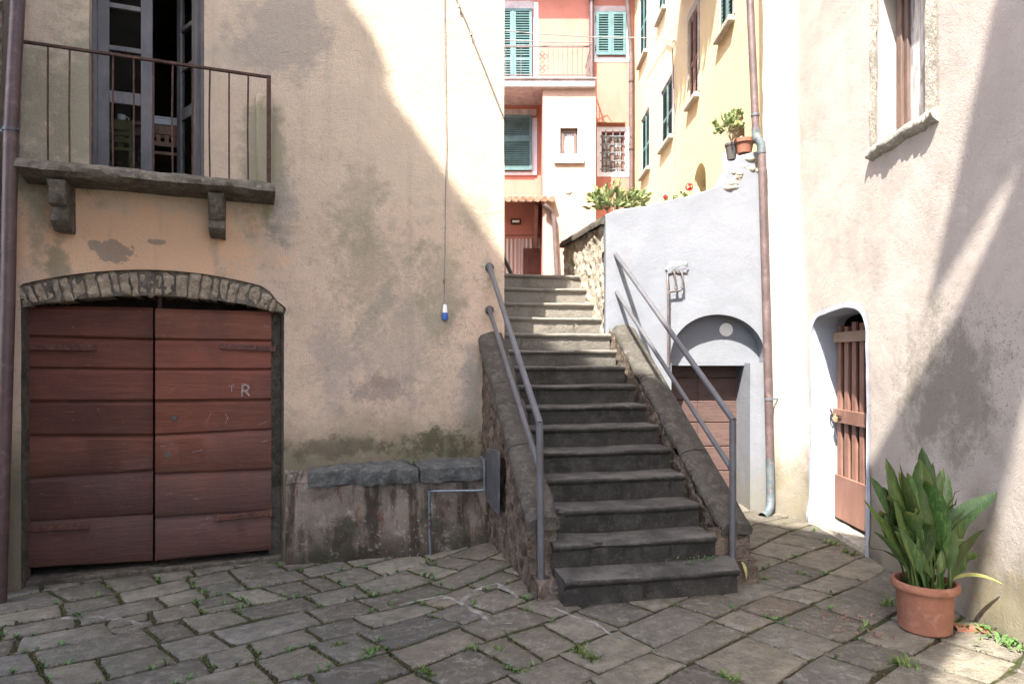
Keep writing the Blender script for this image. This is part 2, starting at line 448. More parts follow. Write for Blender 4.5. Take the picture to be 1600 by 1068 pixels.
M['gatewood'] = wood('bare_gate_wood', (.30, .20, .14), (.36, .25, .18), (.5, .42, .34), (3, .6, .6), .4, .75)
M['oldwood'] = wood('peeling_grey_wood', (.115, .115, .125), (.165, .158, .156), (.23, .165, .12), (2.5, 2.5, .4), .9, .8)
M['cellar_door'] = wood('brown_cellar_door', (.075, .045, .038), (.105, .062, .052), (.32, .25, .21), (.5, .5, 4), .5, .7)
M['darkwood'] = wood('dark_wood', (.10, .055, .035), (.15, .085, .05), (.25, .18, .12), (1, 1, 1), .2, .6)
M['bluewood'] = wood('blue_painted_wood', (.04, .045, .07), (.06, .065, .09), (.2, .19, .18), (2, 2, .4), .5, .7)
M['winwood'] = wood('brown_window_wood', (.13, .085, .068), (.18, .122, .098), (.3, .24, .2), (3, 3, .4), .5, .6)
M['rust'] = simple('rusted_iron', (.055, .030, .024), .4, 14, .8, .004, 60, .3, 0, (.16, .07, .04), .6)
M['strap'] = simple('painted_iron_strap', (.085, .034, .024), .3, 14, .7, .003, 60, .3, 0, (.2, .13, .1), .5)
M['rail'] = simple('grey_rail_paint', (.080, .081, .088), .16, 5, .45, .0015, 60, .5, 0, (.075, .045, .034), .55)
M['zinc'] = simple('dull_zinc', (.13, .145, .16), .2, 8, .45, .002, 40, .5, .35, (.35, .34, .33), .4)
M['copper'] = simple('copper_downpipe', (.088, .060, .056), .25, 6, .5, .003, 50, .5, 0, (.17, .12, .115), .6)
M['patina'] = simple('verdigris_metal', (.095, .12, .13), .25, 10, .55, .003, 50, .4, .2, (.22, .13, .11), .7)
M['brownpipe'] = simple('brown_pipe_paint', (.075, .042, .040), .2, 5, .45, .002, 50, .5, 0, (.2, .13, .12), .4)
M['plate'] = simple('grey_steel_plate', (.085, .088, .095), .2, 6, .45, .002, 40, .5, .3, (.3, .29, .28), .35)
M['shutter'] = simple('teal_shutter_paint', (.075, .145, .145), .18, 6, .6, .002, 40, .35)
M['shutter_old'] = simple('brown_shutter_paint', (.17, .11, .09), .25, 6, .7, .003, 40, .3)
M['shutter_grey'] = simple('grey_teal_shutter_paint', (.09, .15, .15), .2, 6, .65, .002, 40, .3)
M['trim'] = simple('pale_trim_paint', (.66, .67, .72), .08, 5, .85, .003, 40, .2)
M['marble'] = simple('pinkish_sill_stone', (.42, .36, .36), .2, 7, .7, .003, 40, .3)
M['terracotta'] = simple('terracotta', (.235, .10, .063), .14, 5, .78, .003, 60, .25, 0, (.33, .19, .13), .45)
M['tile'] = simple('roof_tile', (.33, .17, .11), .35, 5, .9, .006, 40, .2, 0, (.35, .3, .25), .5)
M['black_plastic'] = simple('black_plastic', (.07, .062, .058), .2, 6, .5, .001, 40, .4)
M['blue_plastic'] = simple('blue_plastic', (.02, .08, .30), .15, 6, .4, .001, 40, .5)
M['white_plastic'] = simple('white_plastic', (.72, .71, .68), .08, 6, .5, .001, 40, .4)
M['cable'] = simple('grey_cable', (.20, .19, .18), .2, 6, .7, .001, 40, .3)
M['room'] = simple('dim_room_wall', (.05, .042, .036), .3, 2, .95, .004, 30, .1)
M['yellowgreen'] = simple('yellow_green_chair_paint', (.085, .08, .025), .2, 5, .6, .002, 40, .3)
M['paper'] = simple('white_card', (.68, .69, .72), .06, 5, .8, .001, 40, .2)
M['chalk'] = simple('chalk_white', (.30, .24, .22), .35, 60, .95, .002, 90, .05)
M['arch_mortar'] = simple('arch_mortar', (.13, .112, .09), .4, 14, .95, .02, 40, .1)
M['mortar'] = simple('pale_mortar', (.19, .178, .155), .45, 12, .95, .012, 30, .1)
M['red_petal'] = simple('red_petal', (.60, .03, .03), .3, 30, .6, .001, 40, .2)
M['brick'] = simple('brick_red', (.28, .12, .08), .3, 12, .9, .006, 40, .15)
def curtain_mat():
    t = NT('striped_curtain')
    x = t.xyz()[0]
    w = t.math('SINE', t.math('MULTIPLY', x, 62.0))
    c = t.mix(t.ramp(w, .1, .3), (.62, .52, .47), (.36, .22, .19))
    return t.out(c, .9, .1)
M['curtain'] = curtain_mat()
def glass_mat(name, tint=(.8, .85, .85)):
    t = NT(name)
    t.b.inputs['Transmission Weight'].default_value = 1; t.b.inputs['IOR'].default_value = 1.2
    return t.out(tint, .03, .5)
M['glass'] = glass_mat('window_glass')
def opaque_pane(name, a, b):
    t = NT(name)
    return t.out(t.mix(t.ramp(t.noise(3, 6, .6, 1.5, t.scaled((5, 5, .8))), .4, .6), a, b), .12, .5)
M['lace'] = opaque_pane('pane_with_lace', (.16, .13, .12), (.46, .43, .42))
M['palecurtain'] = opaque_pane('pane_with_pale_curtain', (.22, .20, .19), (.45, .44, .43))
def leaf_mat(name, a, b, edge=None, trans=.3, rough=.45):
    t = NT(name)
    k = t.n('ShaderNodeAttribute'); k.attribute_name = 'tint'
    c = t.mix(t.ramp(t.noise(9, 5, .6), .35, .65), a, b)
    c = t.mix(t.ramp(t.noise(22, 6, .7, .5, t.scaled((4, 4, .25))), .50, .66, 0, .6), c, tuple(x * 2.0 for x in b))
    c = t.mix(1.0, c, k.outputs['Color'], 'MULTIPLY')
    m = t.out(c, rough, .35)
    tr = t.n('ShaderNodeBsdfTranslucent'); t.set(tr.inputs[0], c)
    mx = t.n('ShaderNodeMixShader'); mx.inputs[0].default_value = trans
    o = t.t.nodes['Material Output']
    t.t.links.new(t.b.outputs[0], mx.inputs[1]); t.t.links.new(tr.outputs[0], mx.inputs[2]); t.t.links.new(mx.outputs[0], o.inputs[0])
    return m
M['aspid'] = leaf_mat('aspidistra_leaf', (.030, .062, .020), (.055, .095, .030), None, .15, .40)
M['aspid_yellow'] = leaf_mat('yellowing_leaf', (.20, .20, .06), (.28, .27, .10), None, .3)
M['shrub'] = leaf_mat('shrub_leaf', (.12, .17, .06), (.30, .32, .16), None, .3)
M['weed'] = leaf_mat('weed_leaf', (.055, .11, .03), (.10, .17, .05), None, .3)
M['moss'] = leaf_mat('moss_leaf', (.035, .055, .016), (.07, .085, .028), None, .15, .8)
M['deadleaf'] = leaf_mat('dry_leaf', (.14, .07, .05), (.22, .12, .08), None, .15, .8)

# ================================================================== GROUND
def build_ground():
    mb = MB()
    mb.grid(lambda a, b: Vector((-60 + 120 * a, -60 + 120 * b, -.34)), 4, 4)
    prop(mb.build('ground', M['earth']), kind='structure')
    mb = MB()
    def f(a, b):
        x = -9 + 14 * a; y = -.9 + 9.5 * b
        return Vector((x, y, zg(x, y) - .0085 + .004 * fbm((x, y, 0), 3)))
    mb.grid(f, 140, 95)
    prop(mb.build('courtyard_soil', M['soil']), kind='structure')
build_ground()

PA = R(41)
PU = Vector((math.cos(PA), math.sin(PA))); PV = Vector((-math.sin(PA), math.cos(PA)))
EDGES = []
def build_paving():
    r = random.Random(11)
    mb = MB()
    def wob(p, q): return .10 * fbm((p, q, 1.3), .9) + .025 * nz((p, q, 3), 3)
    def wobp(p, q): return .075 * fbm((p, q, 7.7), 1.3)
    cells = []
    q = -6.0
    while q < 8.5:
        h = r.uniform(.28, .44)
        p = -6.0 + r.uniform(0, .4)
        while p < 8.5:
            w = r.uniform(.32, .64)
            c = PU * (p + w / 2) + PV * (q + h / 2)
            small = c.x < .1 + .3 * nz((c.x, c.y, 0), .8)
            if small and r.random() < .55:
                if w > .46 and r.random() < .8:
                    k = r.uniform(.4, .6); parts = [(p, q, w * k, h), (p + w * k, q, w - w * k, h)]
                else: parts = [(p, q, w, h)]
                for (a, b, ww, hh) in parts:
                    if hh > .38 and r.random() < .2:
                        k = r.uniform(.38, .62); cells += [(a, b, ww, hh * k), (a, b + hh * k, ww, hh - hh * k)]
                    else: cells.append((a, b, ww, hh))
            else: cells.append((p, q, w, h))
            p += w
        q += h
    base_cols = [(0.144, 0.126, 0.095), (0.173, 0.152, 0.112), (0.127, 0.112, 0.086), (0.156, 0.133, 0.097), (0.183, 0.158, 0.112), (0.137, 0.124, 0.099)]
    for (p, q, w, h) in cells:
        c = PU * (p + w / 2) + PV * (q + h / 2)
        if not (-7 < c.x < 3.4 and -.6 < c.y < 7.6): continue
        gap = r.uniform(.002, .008) + (.003 if c.x < .2 else 0)
        cor = []
        for (a, b) in ((p, q), (p + w, q), (p + w, q + h), (p, q + h)):
            cor.append(Vector((a + wobp(a, b) , b + wob(a, b))))
        cen = sum(cor, Vector((0, 0))) / 4
        ring = []
        for i in range(4):
            A, B = cor[i], cor[(i + 1) % 4]
            n = max(4, int((B - A).length / .06))
            for k in range(n):
                t = k / n
                z = A.lerp(B, t)
                d = cen - z
                nn = Vector((-(B - A).y, (B - A).x)).normalized()
                ins = gap + .008 * (fbm((z.x + c.x, z.y, c.y), 7) * .5 + .5) + (.011 * max(0, 1 - min(t, 1 - t) * n / 1.5))
                z = z + nn * ins
                ring.append(z)
        # keep corners tidy
        tint = r.choice(base_cols); k = r.uniform(.62, 1.3)
        if c.x > 1.2 and r.random() < .12: tint = (.20, .155, .105)
        tint = tuple(x * k for x in tint)
        if c.x < -.6 : tint = (tint[0] * .98, tint[1] * 1.05, tint[2] * 1.10)
        mb.cur = tint
        dz = r.uniform(-.003, .004); tx, ty = r.uniform(-.006, .006), r.uniform(-.006, .006)
        def lift(z, dd):
            xy = PU * z.x + PV * z.y
            return Vector((xy.x, xy.y, zg(xy.x, xy.y) + dz + tx * (z.x - cen.x) + ty * (z.y - cen.y) + dd))
        n = len(ring)
        r0 = [lift(z, -.035) for z in ring]
        r1 = [lift(z + (cen - z).normalized() * .003, -.0035) for z in ring]
        r2 = [lift(z + (cen - z).normalized() * .008, .0) for z in ring]
        r3 = [lift(z + (cen - z) * .45, .002 + .004 * fbm((z.x, z.y, 2), 5)) for z in ring]
        vs = r0 + r1 + r2 + r3 + [lift(cen, .003)]
        f = []
        for i in range(n):
            j = (i + 1) % n
            for L in range(3): f.append((L * n + i, L * n + j, (L + 1) * n + j, (L + 1) * n + i))
            f.append((3 * n + i, 3 * n + j, 4 * n))
        mb.add(vs, f)
        for i in range(n): EDGES.append((r1[i], c.x))
    prop(mb.build('paving', M['paving'], attr='tint', angle=60), kind='structure')
build_paving()

# pale mortar smeared over some joints and slabs
def mortar_patch(path, w):
    mb = MB()
    pts = [Vector(p) for p in path]
    L = []; Rr = []
    fine = []
    for i in range(len(pts) - 1):
        for k in range(8): fine.append(pts[i].lerp(pts[i + 1], k / 8))
    fine.append(pts[-1])
    for i, p in enumerate(fine):
        d = (fine[min(i + 1, len(fine) - 1)] - fine[max(i - 1, 0)]).normalized()
        n = Vector((-d.y, d.x, 0))
        k = 1.7 * w * (.25 + 1.3 * abs(fbm(p, 7))) * math.sin(math.pi * (i + .5) / len(fine)) ** .4
        p = p + n * .03 * fbm(p, 5, 4)
        L.append(p + n * k); Rr.append(p - n * k)
    def up(p, h): return Vector((p.x, p.y, zg(p.x, p.y) + h - .006 * (1 + fbm(p, 9))))
    vs = [up(p, .004) for p in L] + [up((a + b) / 2, .013) for a, b in zip(L, Rr)] + [up(p, .004) for p in Rr]
    n = len(L)
    mb.add(vs, [(i, i + 1, n + i + 1, n + i) for i in range(n - 1)] + [(n + i, n + i + 1, 2 * n + i + 1, 2 * n + i) for i in range(n - 1)])
    prop(mb.build('mortar_patch', M['mortar']), kind='structure')
def gp(px, py):
    Y = 4.5
    for _ in range(12):
        x = (px - 800) / FPX * Y; Y = (H - zg(x, Y)) * FPX / (py - YH)
    x = (px - 800) / FPX * Y
    return Vector((x, Y, zg(x, Y)))
mortar_patch([gp(715, 945), gp(745, 922), gp(775, 912), gp(800, 925), gp(812, 935)], .035)
mortar_patch([gp(625, 945), gp(690, 930), gp(730, 945), gp(770, 972), gp(800, 975)], .02)
mortar_patch([gp(868, 950), gp(920, 970), gp(975, 1000)], .012)
mortar_patch([gp(95, 965), gp(160, 962), gp(225, 975)], .05)
mortar_patch([gp(80, 905), gp(150, 900), gp(185, 895)], .03)

# ================================================================== LEFT-HAND HOUSE
house = thing('plastered_house', 'blotchy peach plastered house with an iron balcony above a wide red double door', 'house', fac(-1.9, 0))
S_R = fs(788); S_L = fs(30)
def bump_fac(a, z): return .012 * fbm((a, z, 0), 1.1) + .004 * fbm((a, z, 4), 5)
# outline of the arched opening (outer edge of the stone arch)
ax0, ax1 = fs(33), fs(443)
def arc(a0, z0, a1, z1, am, zm, n=18):
    """three point arc as a polyline"""
    pts = []
    for i in range(n + 1):
        t = i / n
        q0 = (a0 * (1 - t) + a1 * t, z0 * (1 - t) + z1 * t)
        s = 4 * t * (1 - t)
        pts.append((q0[0] + s * (am - (a0 + a1) / 2), q0[1] + s * (zm - (z0 + z1) / 2)))
    return pts
OL = fs(20, 448); OC = fs(222, 425); OR_ = fs(463, 487)
inner = arc(ax0, 2.04, ax1, 2.045, (ax0 + ax1) / 2, 2.165)
_h = .123; _c = (ax1 - ax0) / 2; _R = (_c * _c + _h * _h) / (2 * _h); _ca = ((ax0 + ax1) / 2, 2.165 - _R)
def radial(t, k):
    x = t * (len(inner) - 1); i = min(int(x), len(inner) - 2); q = x - i
    a = (inner[i][0] * (1 - q) + inner[i + 1][0] * q, inner[i][1] * (1 - q) + inner[i + 1][1] * q)
    d = (a[0] - _ca[0], a[1] - _ca[1]); L = math.hypot(*d); tilt = (t - .5) * .9
    th = (.165 + .045 * math.sin(math.pi * t)) * (1 - .72 * sm(.88, 1.0, t)) * k
    return (a[0] + (d[0] / L + tilt * .35) * th, a[1] + d[1] / L * th)
outer = [(max(q[0], S_L), q[1]) for q in [radial(i / 24, 1) for i in range(25)]] + [(ax1 + .02, 2.062)]
door_hole = [(ax0, -.3), (ax0, 2.02)] + outer + [(ax1 + .005, 2.03), (ax1, -.3)]
door_hole = [(max(a, S_L - .0), z) for a, z in door_hole]
wz0, wz1 = 3.08, 5.25
wa0, wa1 = fs(139), fs(319)
win_hole = [(wa0, wz0), (wa1, wz0), (wa1, wz1), (wa0, wz1)]
mb = MB()
mb.sheet([(S_L - .5, -.3), (S_R, -.3), (S_R, 8.2), (S_L - .5, 8.2)], [door_hole, win_hole], fac, .1, bump_fac, [.0, .34])
# jambs of the door opening in stone (dark, tapering back)
wall_o = mb.build('wall', M['facade'], house)
mb = MB()
mb.obox(fac(ax0 - .001, -.3, .004), FD * .001, FN * .3, (0, 0, 2.34))
def jamb(a, w, d0, d1):
    m = MB()
    m.grid(lambda t, k: fac(a + w * t, -.3 + 2.36 * k, d0 + (d1 - d0) * t + .008 * fbm((t * 3, k * 9, a), 1)), 4, 24)
    return m
jamb(ax1 + .004, -.024, .0, .16).build('door_jamb', M['jamb'], house)
jamb(fs(420, d=.16), ax1 - .018 - fs(420, d=.16), .165, .158).build('door_jamb', M['jamb'], house)
jamb(ax0, .012, .0, .2).build('door_jamb', M['jamb'], house)
# threshold
mb = MB(); mb.obox(fac(ax0, -.3, .07), FD * (ax1 - ax0), FN * .5, (0, 0, .185)); mb.build('threshold', M['jamb'], house, bevel=.015)
# stone arch : rough voussoirs
def voussoirs():
    mb = MB(); r = random.Random(4); n = 27
    cuts = [0]
    for i in range(n): cuts.append(cuts[-1] + r.uniform(.65, 1.35))
    cuts = [c / cuts[-1] for c in cuts]
    def at(poly, t):
        x = t * (len(poly) - 1); i = min(int(x), len(poly) - 2); k = x - i
        return (poly[i][0] * (1 - k) + poly[i + 1][0] * k, poly[i][1] * (1 - k) + poly[i + 1][1] * k)
    for i in range(n):
        t0, t1 = cuts[i] + .0022, cuts[i + 1] - .0022
        d = r.uniform(-.012, .02); lo = r.uniform(-.012, .02); hi = r.uniform(.0, .13); sk = r.uniform(-.006, .006)
        def f(u, w):
            t = t0 + (t1 - t0) * u + sk * (w - .5)
            t = min(1, max(0, t + .0035 * fbm((u, w * 2, i), 2)))
            x, z = radial(t, (w * (1 - hi)))
            z += lo * (1 - w)
            e = (1 - (2 * u - 1) ** 6) * (1 - (2 * w - 1) ** 6)
            return fac(x, z, .030 + d * .8 - .018 * e - .022 * fbm((x * 1.5, z * 1.5, i), 9) - .010 * fbm((x, z, i), 24))
        mb.grid(f, 7, 9)
        # soffit
        mb.grid(lambda u, w: fac(radial(t0 + (t1 - t0) * u, 0)[0], radial(t0 + (t1 - t0) * u, 0)[1] + lo + .01 * fbm((u * 2, w * 4, i), 1), .03 + d + .32 * w), 3, 3)
    mb.build('stone_arch', M['voussoir'], house, angle=70)
    m = MB()
    m.sheet(outer + inner[::-1], [], lambda a, z, d: fac(a, z, d + .026), .05, lambda a, z: .012 * fbm((a, z, 1), 12))
    m.build('arch_mortar', M['arch_mortar'], house)
voussoirs()
# dark space behind the doors
mb = MB()
mb.obox(fac(ax0 - .1, -.3, .62), FD * (ax1 - ax0 + .2), FN * .02, (0, 0, 2.9))
mb.obox(fac(ax0 - .1, 2.4, .34), FD * (ax1 - ax0 + .2), FN * .3, (0, 0, .02))
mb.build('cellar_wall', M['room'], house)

# door leaves: seven stepped planks each
def door_leaf(pxl, pxr, d, ys_l, ys_r, name='door_leaf'):
    a0, a1 = fs(pxl, d=d), fs(pxr, d=d)
    mb = MB(); r = random.Random(int(pxl))
    zl = [fs(pxl, y, d)[1] for y in ys_l]; zr = [fs(pxr, y, d)[1] for y in ys_r]
    n = len(zl) - 1
    N = 14
    for i in range(n):
        t = r.uniform(-.005, .005)
        g = r.uniform(.78, 1.22); mb.cur = (g, g * r.uniform(.96, 1.06), g * r.uniform(.9, 1.03))
        def prof(k, a_t):       # plank profile from its top to its bottom
            zt = zl[i] + (zr[i] - zl[i]) * a_t; zb = zl[i + 1] + (zr[i + 1] - zl[i + 1]) * a_t
            pr = [(0, .03), (.0, .022), (.11, .0), (.93, -.004), (.975, .004), (.985, .03)]
            u, dd = pr[k]
            return zt + (zb - zt) * u, d + dd + t
        def f(a_t, kk):
            k = int(round(kk * 5)); z, dd = prof(k, a_t)
            a = a0 + (a1 - a0) * a_t
            return fac(a, z + .002 * fbm((a, z, i), 6), dd + .003 * fbm((a, z * 2, i), 3))
        mb.grid(f, N, 5)
        zt, zb = zl[i], zl[i + 1]
    mb.obox(fac(a0 + .002, zl[-1] + .004, d + .028), FD * (a1 - a0 - .004), FN * .035, (0, 0, zl[0] - zl[-1] - .008))
    return mb.build(name, M['door_faded' if pxl > 200 else 'door'], house, angle=30, attr='tint'), a0, a1
dl, dla0, dla1 = door_leaf(39, 239, .17, [477, 525, 575, 627, 680, 747, 815, 888], [480, 530, 577, 626, 680, 735, 803, 877])
dr, dra0, dra1 = door_leaf(242.5, 424, .095, [481, 530, 577, 626, 680, 740, 808, 877], [489, 532, 577, 624, 671, 733, 797, 856])
def strap(leaf, px0, py0, px1, py1, d, hh=.045):
    m = MB()
    a, z = fs(px0, py0, d); b, w = fs(px1, py1, d)
    m.hexa([fac(a, z - hh / 2, d - .012), fac(b, w - hh / 2, d - .012), fac(b, w - hh / 2, d + .01), fac(a, z - hh / 2, d + .01),
            fac(a, z + hh / 2, d - .012), fac(b, w + hh / 2, d - .012), fac(b, w + hh / 2, d + .01), fac(a, z + hh / 2, d + .01)])
    for k in range(5):
        t = .12 + .18 * k; m.lathe(fac(a + (b - a) * t, z + (w - z) * t, d - .012), [(.008, .002), (.006, -.005), (0, -.006)], 8, (FD, Vector((0, 0, 1)), FN))
    e = (a, z) if px0 < px1 and px0 < 200 else (b, w)
    e = (a, z) if leaf is dl else (b, w)
    m.tube([fac(e[0], e[1] - .035, d - .01), fac(e[0], e[1] + .035, d - .01)], .012, 10)
    m.build('strap_hinge', M['strap'], leaf, bevel=.003)
strap(dl, 36, 542, 150, 543, .142); strap(dl, 30, 826, 140, 821, .142)
strap(dr, 344, 541, 430, 545, .085); strap(dr, 333, 810, 424, 800, .085)
def keyhole(px, py):
    m = MB(); a, z = fs(px, py, .088)
    m.lathe(fac(a, z, .088), [(0, -.003), (.022, -.003), (.025, .004)], 14, (FD, Vector((0, 0, 1)), FN))
    m.lathe(fac(a, z + .004, .0845), [(0, -.001), (.008, -.001)], 10, (FD, Vector((0, 0, 1)), FN))
    m.obox(fac(a - .004, z - .016, .0825), FD * .008, FN * .002, (0, 0, .018))
    m.build('keyhole', M['black_plastic'], dr)
keyhole(272, 653); keyhole(262, 710)
# chalk letters
def chalk(strokes, w, d=.0815):
    m = MB()
    for st in strokes:
        pts = [fs(x, y, d) for x, y in st]
        for (p, q) in zip(pts, pts[1:]):
            dx, dz = q[0] - p[0], q[1] - p[1]; L = math.hypot(dx, dz) or 1
            nx, nz_ = -dz / L * w, dx / L * w
            m.hexa([fac(p[0] - nx, p[1] - nz_, d), fac(q[0] - nx, q[1] - nz_, d), fac(q[0] - nx, q[1] - nz_, d + .004), fac(p[0] - nx, p[1] - nz_, d + .004),
                    fac(p[0] + nx, p[1] + nz_, d), fac(q[0] + nx, q[1] + nz_, d), fac(q[0] + nx, q[1] + nz_, d + .004), fac(p[0] + nx, p[1] + nz_, d + .004)])
    m.build('chalk_letter', M['chalk'], dr, smooth=False)
chalk([[(378, 619), (379, 601)], [(378, 601), (386, 601), (389, 605), (386, 610), (379, 610)], [(383, 610), (390, 618)]], .0075)
chalk([[(358, 603), (366, 602)], [(362, 603), (362, 612)]], .0025)
for pts in ([(330, 645), (322, 660)], [(352, 645), (356, 655)], [(300, 706), (316, 703)], [(262, 614), (272, 607)], [(250, 697), (258, 697)], [(404, 663), (418, 658)], [(357, 650), (352, 662)], [(410, 690), (420, 687)]):
    chalk([pts], .0012)
# dark bar standing above the right leaf, in the arch
mb = MB(); a, z = fs(249, 470, .2); mb.obox(fac(a - .01, 2.0, .19), FD * .03, FN * .03, (0, 0, .2)); mb.build('door_stop', M['rust'], house)

# balcony
bz = 3.115
def balcony():
    a0, a1 = fs(22, d=-.34), fs(430, d=-.34)
    m = MB()
    prof = [(.0, 0), (-.30, 0), (-.345, -.012), (-.372, -.045), (-.372, -.085), (-.345, -.09), (-.32, -.108), (.0, -.12)]
    n = 60
    def f(t, k):
        i = int(round(k * 7)); d, z = prof[i]
        a = a0 + (a1 - a0) * t
        if t in (0.0, 1.0): pass
        w = fbm((a, z * 3, d * 3), 3) * .014 + fbm((a, z * 5, d), 11) * .007
        return fac(a, bz + z - (.02 * t - .01) + w * (1 if i not in (0, 7) else .3), d + (w if d < -.1 else 0))
    m.grid(f, n, 7)
    k0 = len(m.v)
    for t in (0.0, 1.0):
        pts = [f(t, i / 7) for i in range(8)]
        m.add(pts, [tuple(range(8))])
    m.build('balcony_slab', M['balcony'], house, angle=50)
    def corbel(px0, px1, y_top, y_mid, y_bot):
        A0, A1 = fs(px0, d=-.3), fs(px1, d=-.3)
        zt = bz - .12; zm = fs(px0, y_mid, -.27)[1]; zb = fs(px0, y_bot, -.2)[1]
        m = MB()
        pr = [(0.02, zt), (-.29, zt), (-.30, zt - .06), (-.25, zm + .02), (-.19, zm), (-.215, zm - .03), (-.21, zb + .07), (-.12, zb), (.02, zb - .0)]
        def g(t, k):
            i = min(8, int(round(k * 8))); d, z = pr[i]
            a = A0 + (A1 - A0) * t
            w = fbm((a, z, d), 8) * .018
            return fac(a + (w if t in (0, 1) else 0), z + w, d + w)
        m.grid(g, 6, 8)
        m.add([g(0, i / 8) for i in range(9)], [tuple(range(9))]); m.add([g(1, i / 8) for i in range(9)], [tuple(range(9))[::-1]])
        m.build('corbel', M['balcony'], house, angle=50)
    corbel(75, 103, 270, 318, 357); corbel(326, 351, 298, 340, 367)
    # railing
    d = -.30
    m = MB(); zt = fs(424, 121, d)[1]
    b0, b1 = fs(36, d=d), fs(421, d=d)
    zl = fs(45, 66, d)[1]
    m.obox(fac(b0, zl - .012, d - .014), FD * (b1 - b0) + Vector((0, 0, zt - zl)), FN * .028, (0, 0, .02))
    m.obox(fac(b1 - .014, zt - .012, d), FD * .026, FN * .33, (0, 0, .02))
    ra = m.build('balcony_railing', M['rust'], house, bevel=.002)
    for px in (75, 109, 144, 177, 209, 240, 270, 301, 328, 358, 388):
        a = fs(px, d=d); m = MB()
        t = (a - b0) / (b1 - b0)
        w = rng.uniform(-.006, .006)
        m.tube([fac(a, bz - .03, d), fac(a + w, bz + .4, d), fac(a, zl + (zt - zl) * t - .006, d)], .0075, 6)
        m.build('baluster', M['rust'], ra)
    m = MB(); m.obox(fac(b1 - .022, bz - .05, d - .018), FD * .034, FN * .034, (0, 0, zt - bz + .06)); m.build('railing_post', M['rust'], ra, bevel=.003)
    # plaster pilaster stub beside the railing end
    m = MB(); p0 = fs(400); p1 = fs(426)
    m.obox(fac(p0, bz - .02, -.035), FD * (p1 - p0), FN * .05, (0, 0, fs(410, 145)[1] - bz)); m.build('plaster_pier', M['facade'], house, bevel=.02)
balcony()

# French window: one leaf shut, one swung inwards
def french_window():
    fr = MB()
    fw = .035
    a0, a1 = wa0, wa1
    for a in (a0, a1 - fw): fr.obox(fac(a, wz0, .10), FD * fw, FN * .09, (0, 0, wz1 - wz0))
    fr.obox(fac(a0 + fw, wz1 - .07, .10), FD * (a1 - a0 - 2 * fw), FN * .09, (0, 0, .07))
    fro = fr.build('window_frame', M['oldwood'], house, bevel=.004)
    def leaf(o, U, N, w, rails):
        m = MB(); st = .085; th = .042
        hgt = wz1 - wz0 - .08
        for x in (0, w - st): m.obox(o + U * x + Vector((0, 0, .0)), U * st, N * th, (0, 0, hgt))
        for (z, hh) in rails: m.obox(o + U * st + Vector((0, 0, z)) + N * .004, U * (w - 2 * st), N * (th - .008), (0, 0, hh))
        lf = m.build('casement', M['oldwood'], house, bevel=.004)
        zs = sorted(rails)
        g = MB(); g.obox(o + U * (st - .01) + Vector((0, 0, .05)) + N * (th * .55), U * (w - 2 * st + .02), N * .004, (0, 0, hgt - .06))
        g.build('pane', M['glass'], lf, smooth=False)
    zr = lambda py, px=190, d=.12: fs(px, py, d)[1] - wz0
    rails = [(0, .12), (zr(162), .10), (zr(80), .04), (zr(14), .04), (wz1 - wz0 - .17, .09)]
    mid = fs(238, d=.12)
    leaf(fac(a0 + fw, wz0, .115), FD, FN, mid - a0 - fw, rails)
    # open leaf hinged at the right jamb
    an = R(63)
    U = (-FD) * math.cos(an) + FN * math.sin(an); N = FD.copy() * math.sin(an) + FN * math.cos(an)
    leaf(fac(a1 - fw, wz0, .13), U, -N, mid - a0 - fw, rails)
french_window()
# room behind
def room():
    m = MB()
    a0, a1 = wa0 - .9, wa1 + 1.2; d0, d1 = .345, 3.4; z0, z1 = wz0 - .0, wz1 + .3
    m.obox(fac(a0, z0 - .1, d0), FD * (a1 - a0), FN * (d1 - d0), (0, 0, .09))
    m.obox(fac(a0, z1, d0), FD * (a1 - a0), FN * (d1 - d0), (0, 0, .09))
    m.obox(fac(a0 - .09, z0, d0), FD * .09, FN * (d1 - d0), (0, 0, z1 - z0))
    m.obox(fac(a1, z0, d0), FD * .09, FN * (d1 - d0), (0, 0, z1 - z0))
    m.obox(fac(a0, z0, d1), FD * (a1 - a0), FN * .09, (0, 0, z1 - z0))
    # lining of the front wall
    m.sheet([(a0, z0), (a1, z0), (a1, z1), (a0, z1)], [win_hole], lambda a, z, d: fac(a, z, .35 + d), .3, None, 0)
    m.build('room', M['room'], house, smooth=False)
room()
# rest of the house: side wall along the steps, back, roof
def house_shell():
    c = fac(S_R, 0); cb = fac(S_R, 0) + SV * 7; l = fac(S_L - .5, 0); lb = l + SV * 7
    m = MB(); dirv = SV
    L = 7.0
    m.sheet([(0, -.3), (L, -.3), (L, 8.2), (0, 8.2)], [], lambda a, z, d: c + dirv * a + Vector((0, 0, z)) - SU * d, .3, lambda a, z: .012 * fbm((a, z, 9), 1.1))
    m.build('side_wall', M['facade'], house)
    m = MB()
    up = Vector((0, 0, 8.2)); lo = Vector((0, 0, -.3))
    m.add([cb + lo, lb + lo, lb + up, cb + up], [(0, 1, 2, 3)]); m.add([l + lo, lb + lo, lb + up, l + up], [(0, 1, 2, 3)])
    m.build('back_wall', M['plain'], house, smooth=False)
    m = MB(); o = -FN * .25
    e = [l + o + up, c + o + up + SU * .12, cb + up + SU * .12, lb + up]
    rp = (e[0] + e[3]) / 2 + Vector((0, 0, 1.3)); rq = (e[1] + e[2]) / 2 + Vector((0, 0, 1.3))
    t = Vector((0, 0, .14))
    m.hexa([e[0], e[1], rq, rp, e[0] + t, e[1] + t, rq + t, rp + t]); m.hexa([rp, rq, e[2], e[3], rp + t, rq + t, e[2] + t, e[3] + t])
    m.add([e[1], e[2], rq], [(0, 1, 2)]); m.add([e[0], e[3], rp], [(0, 1, 2)])
    m.build('roof', M['tile'], house, smooth=False)
house_shell()

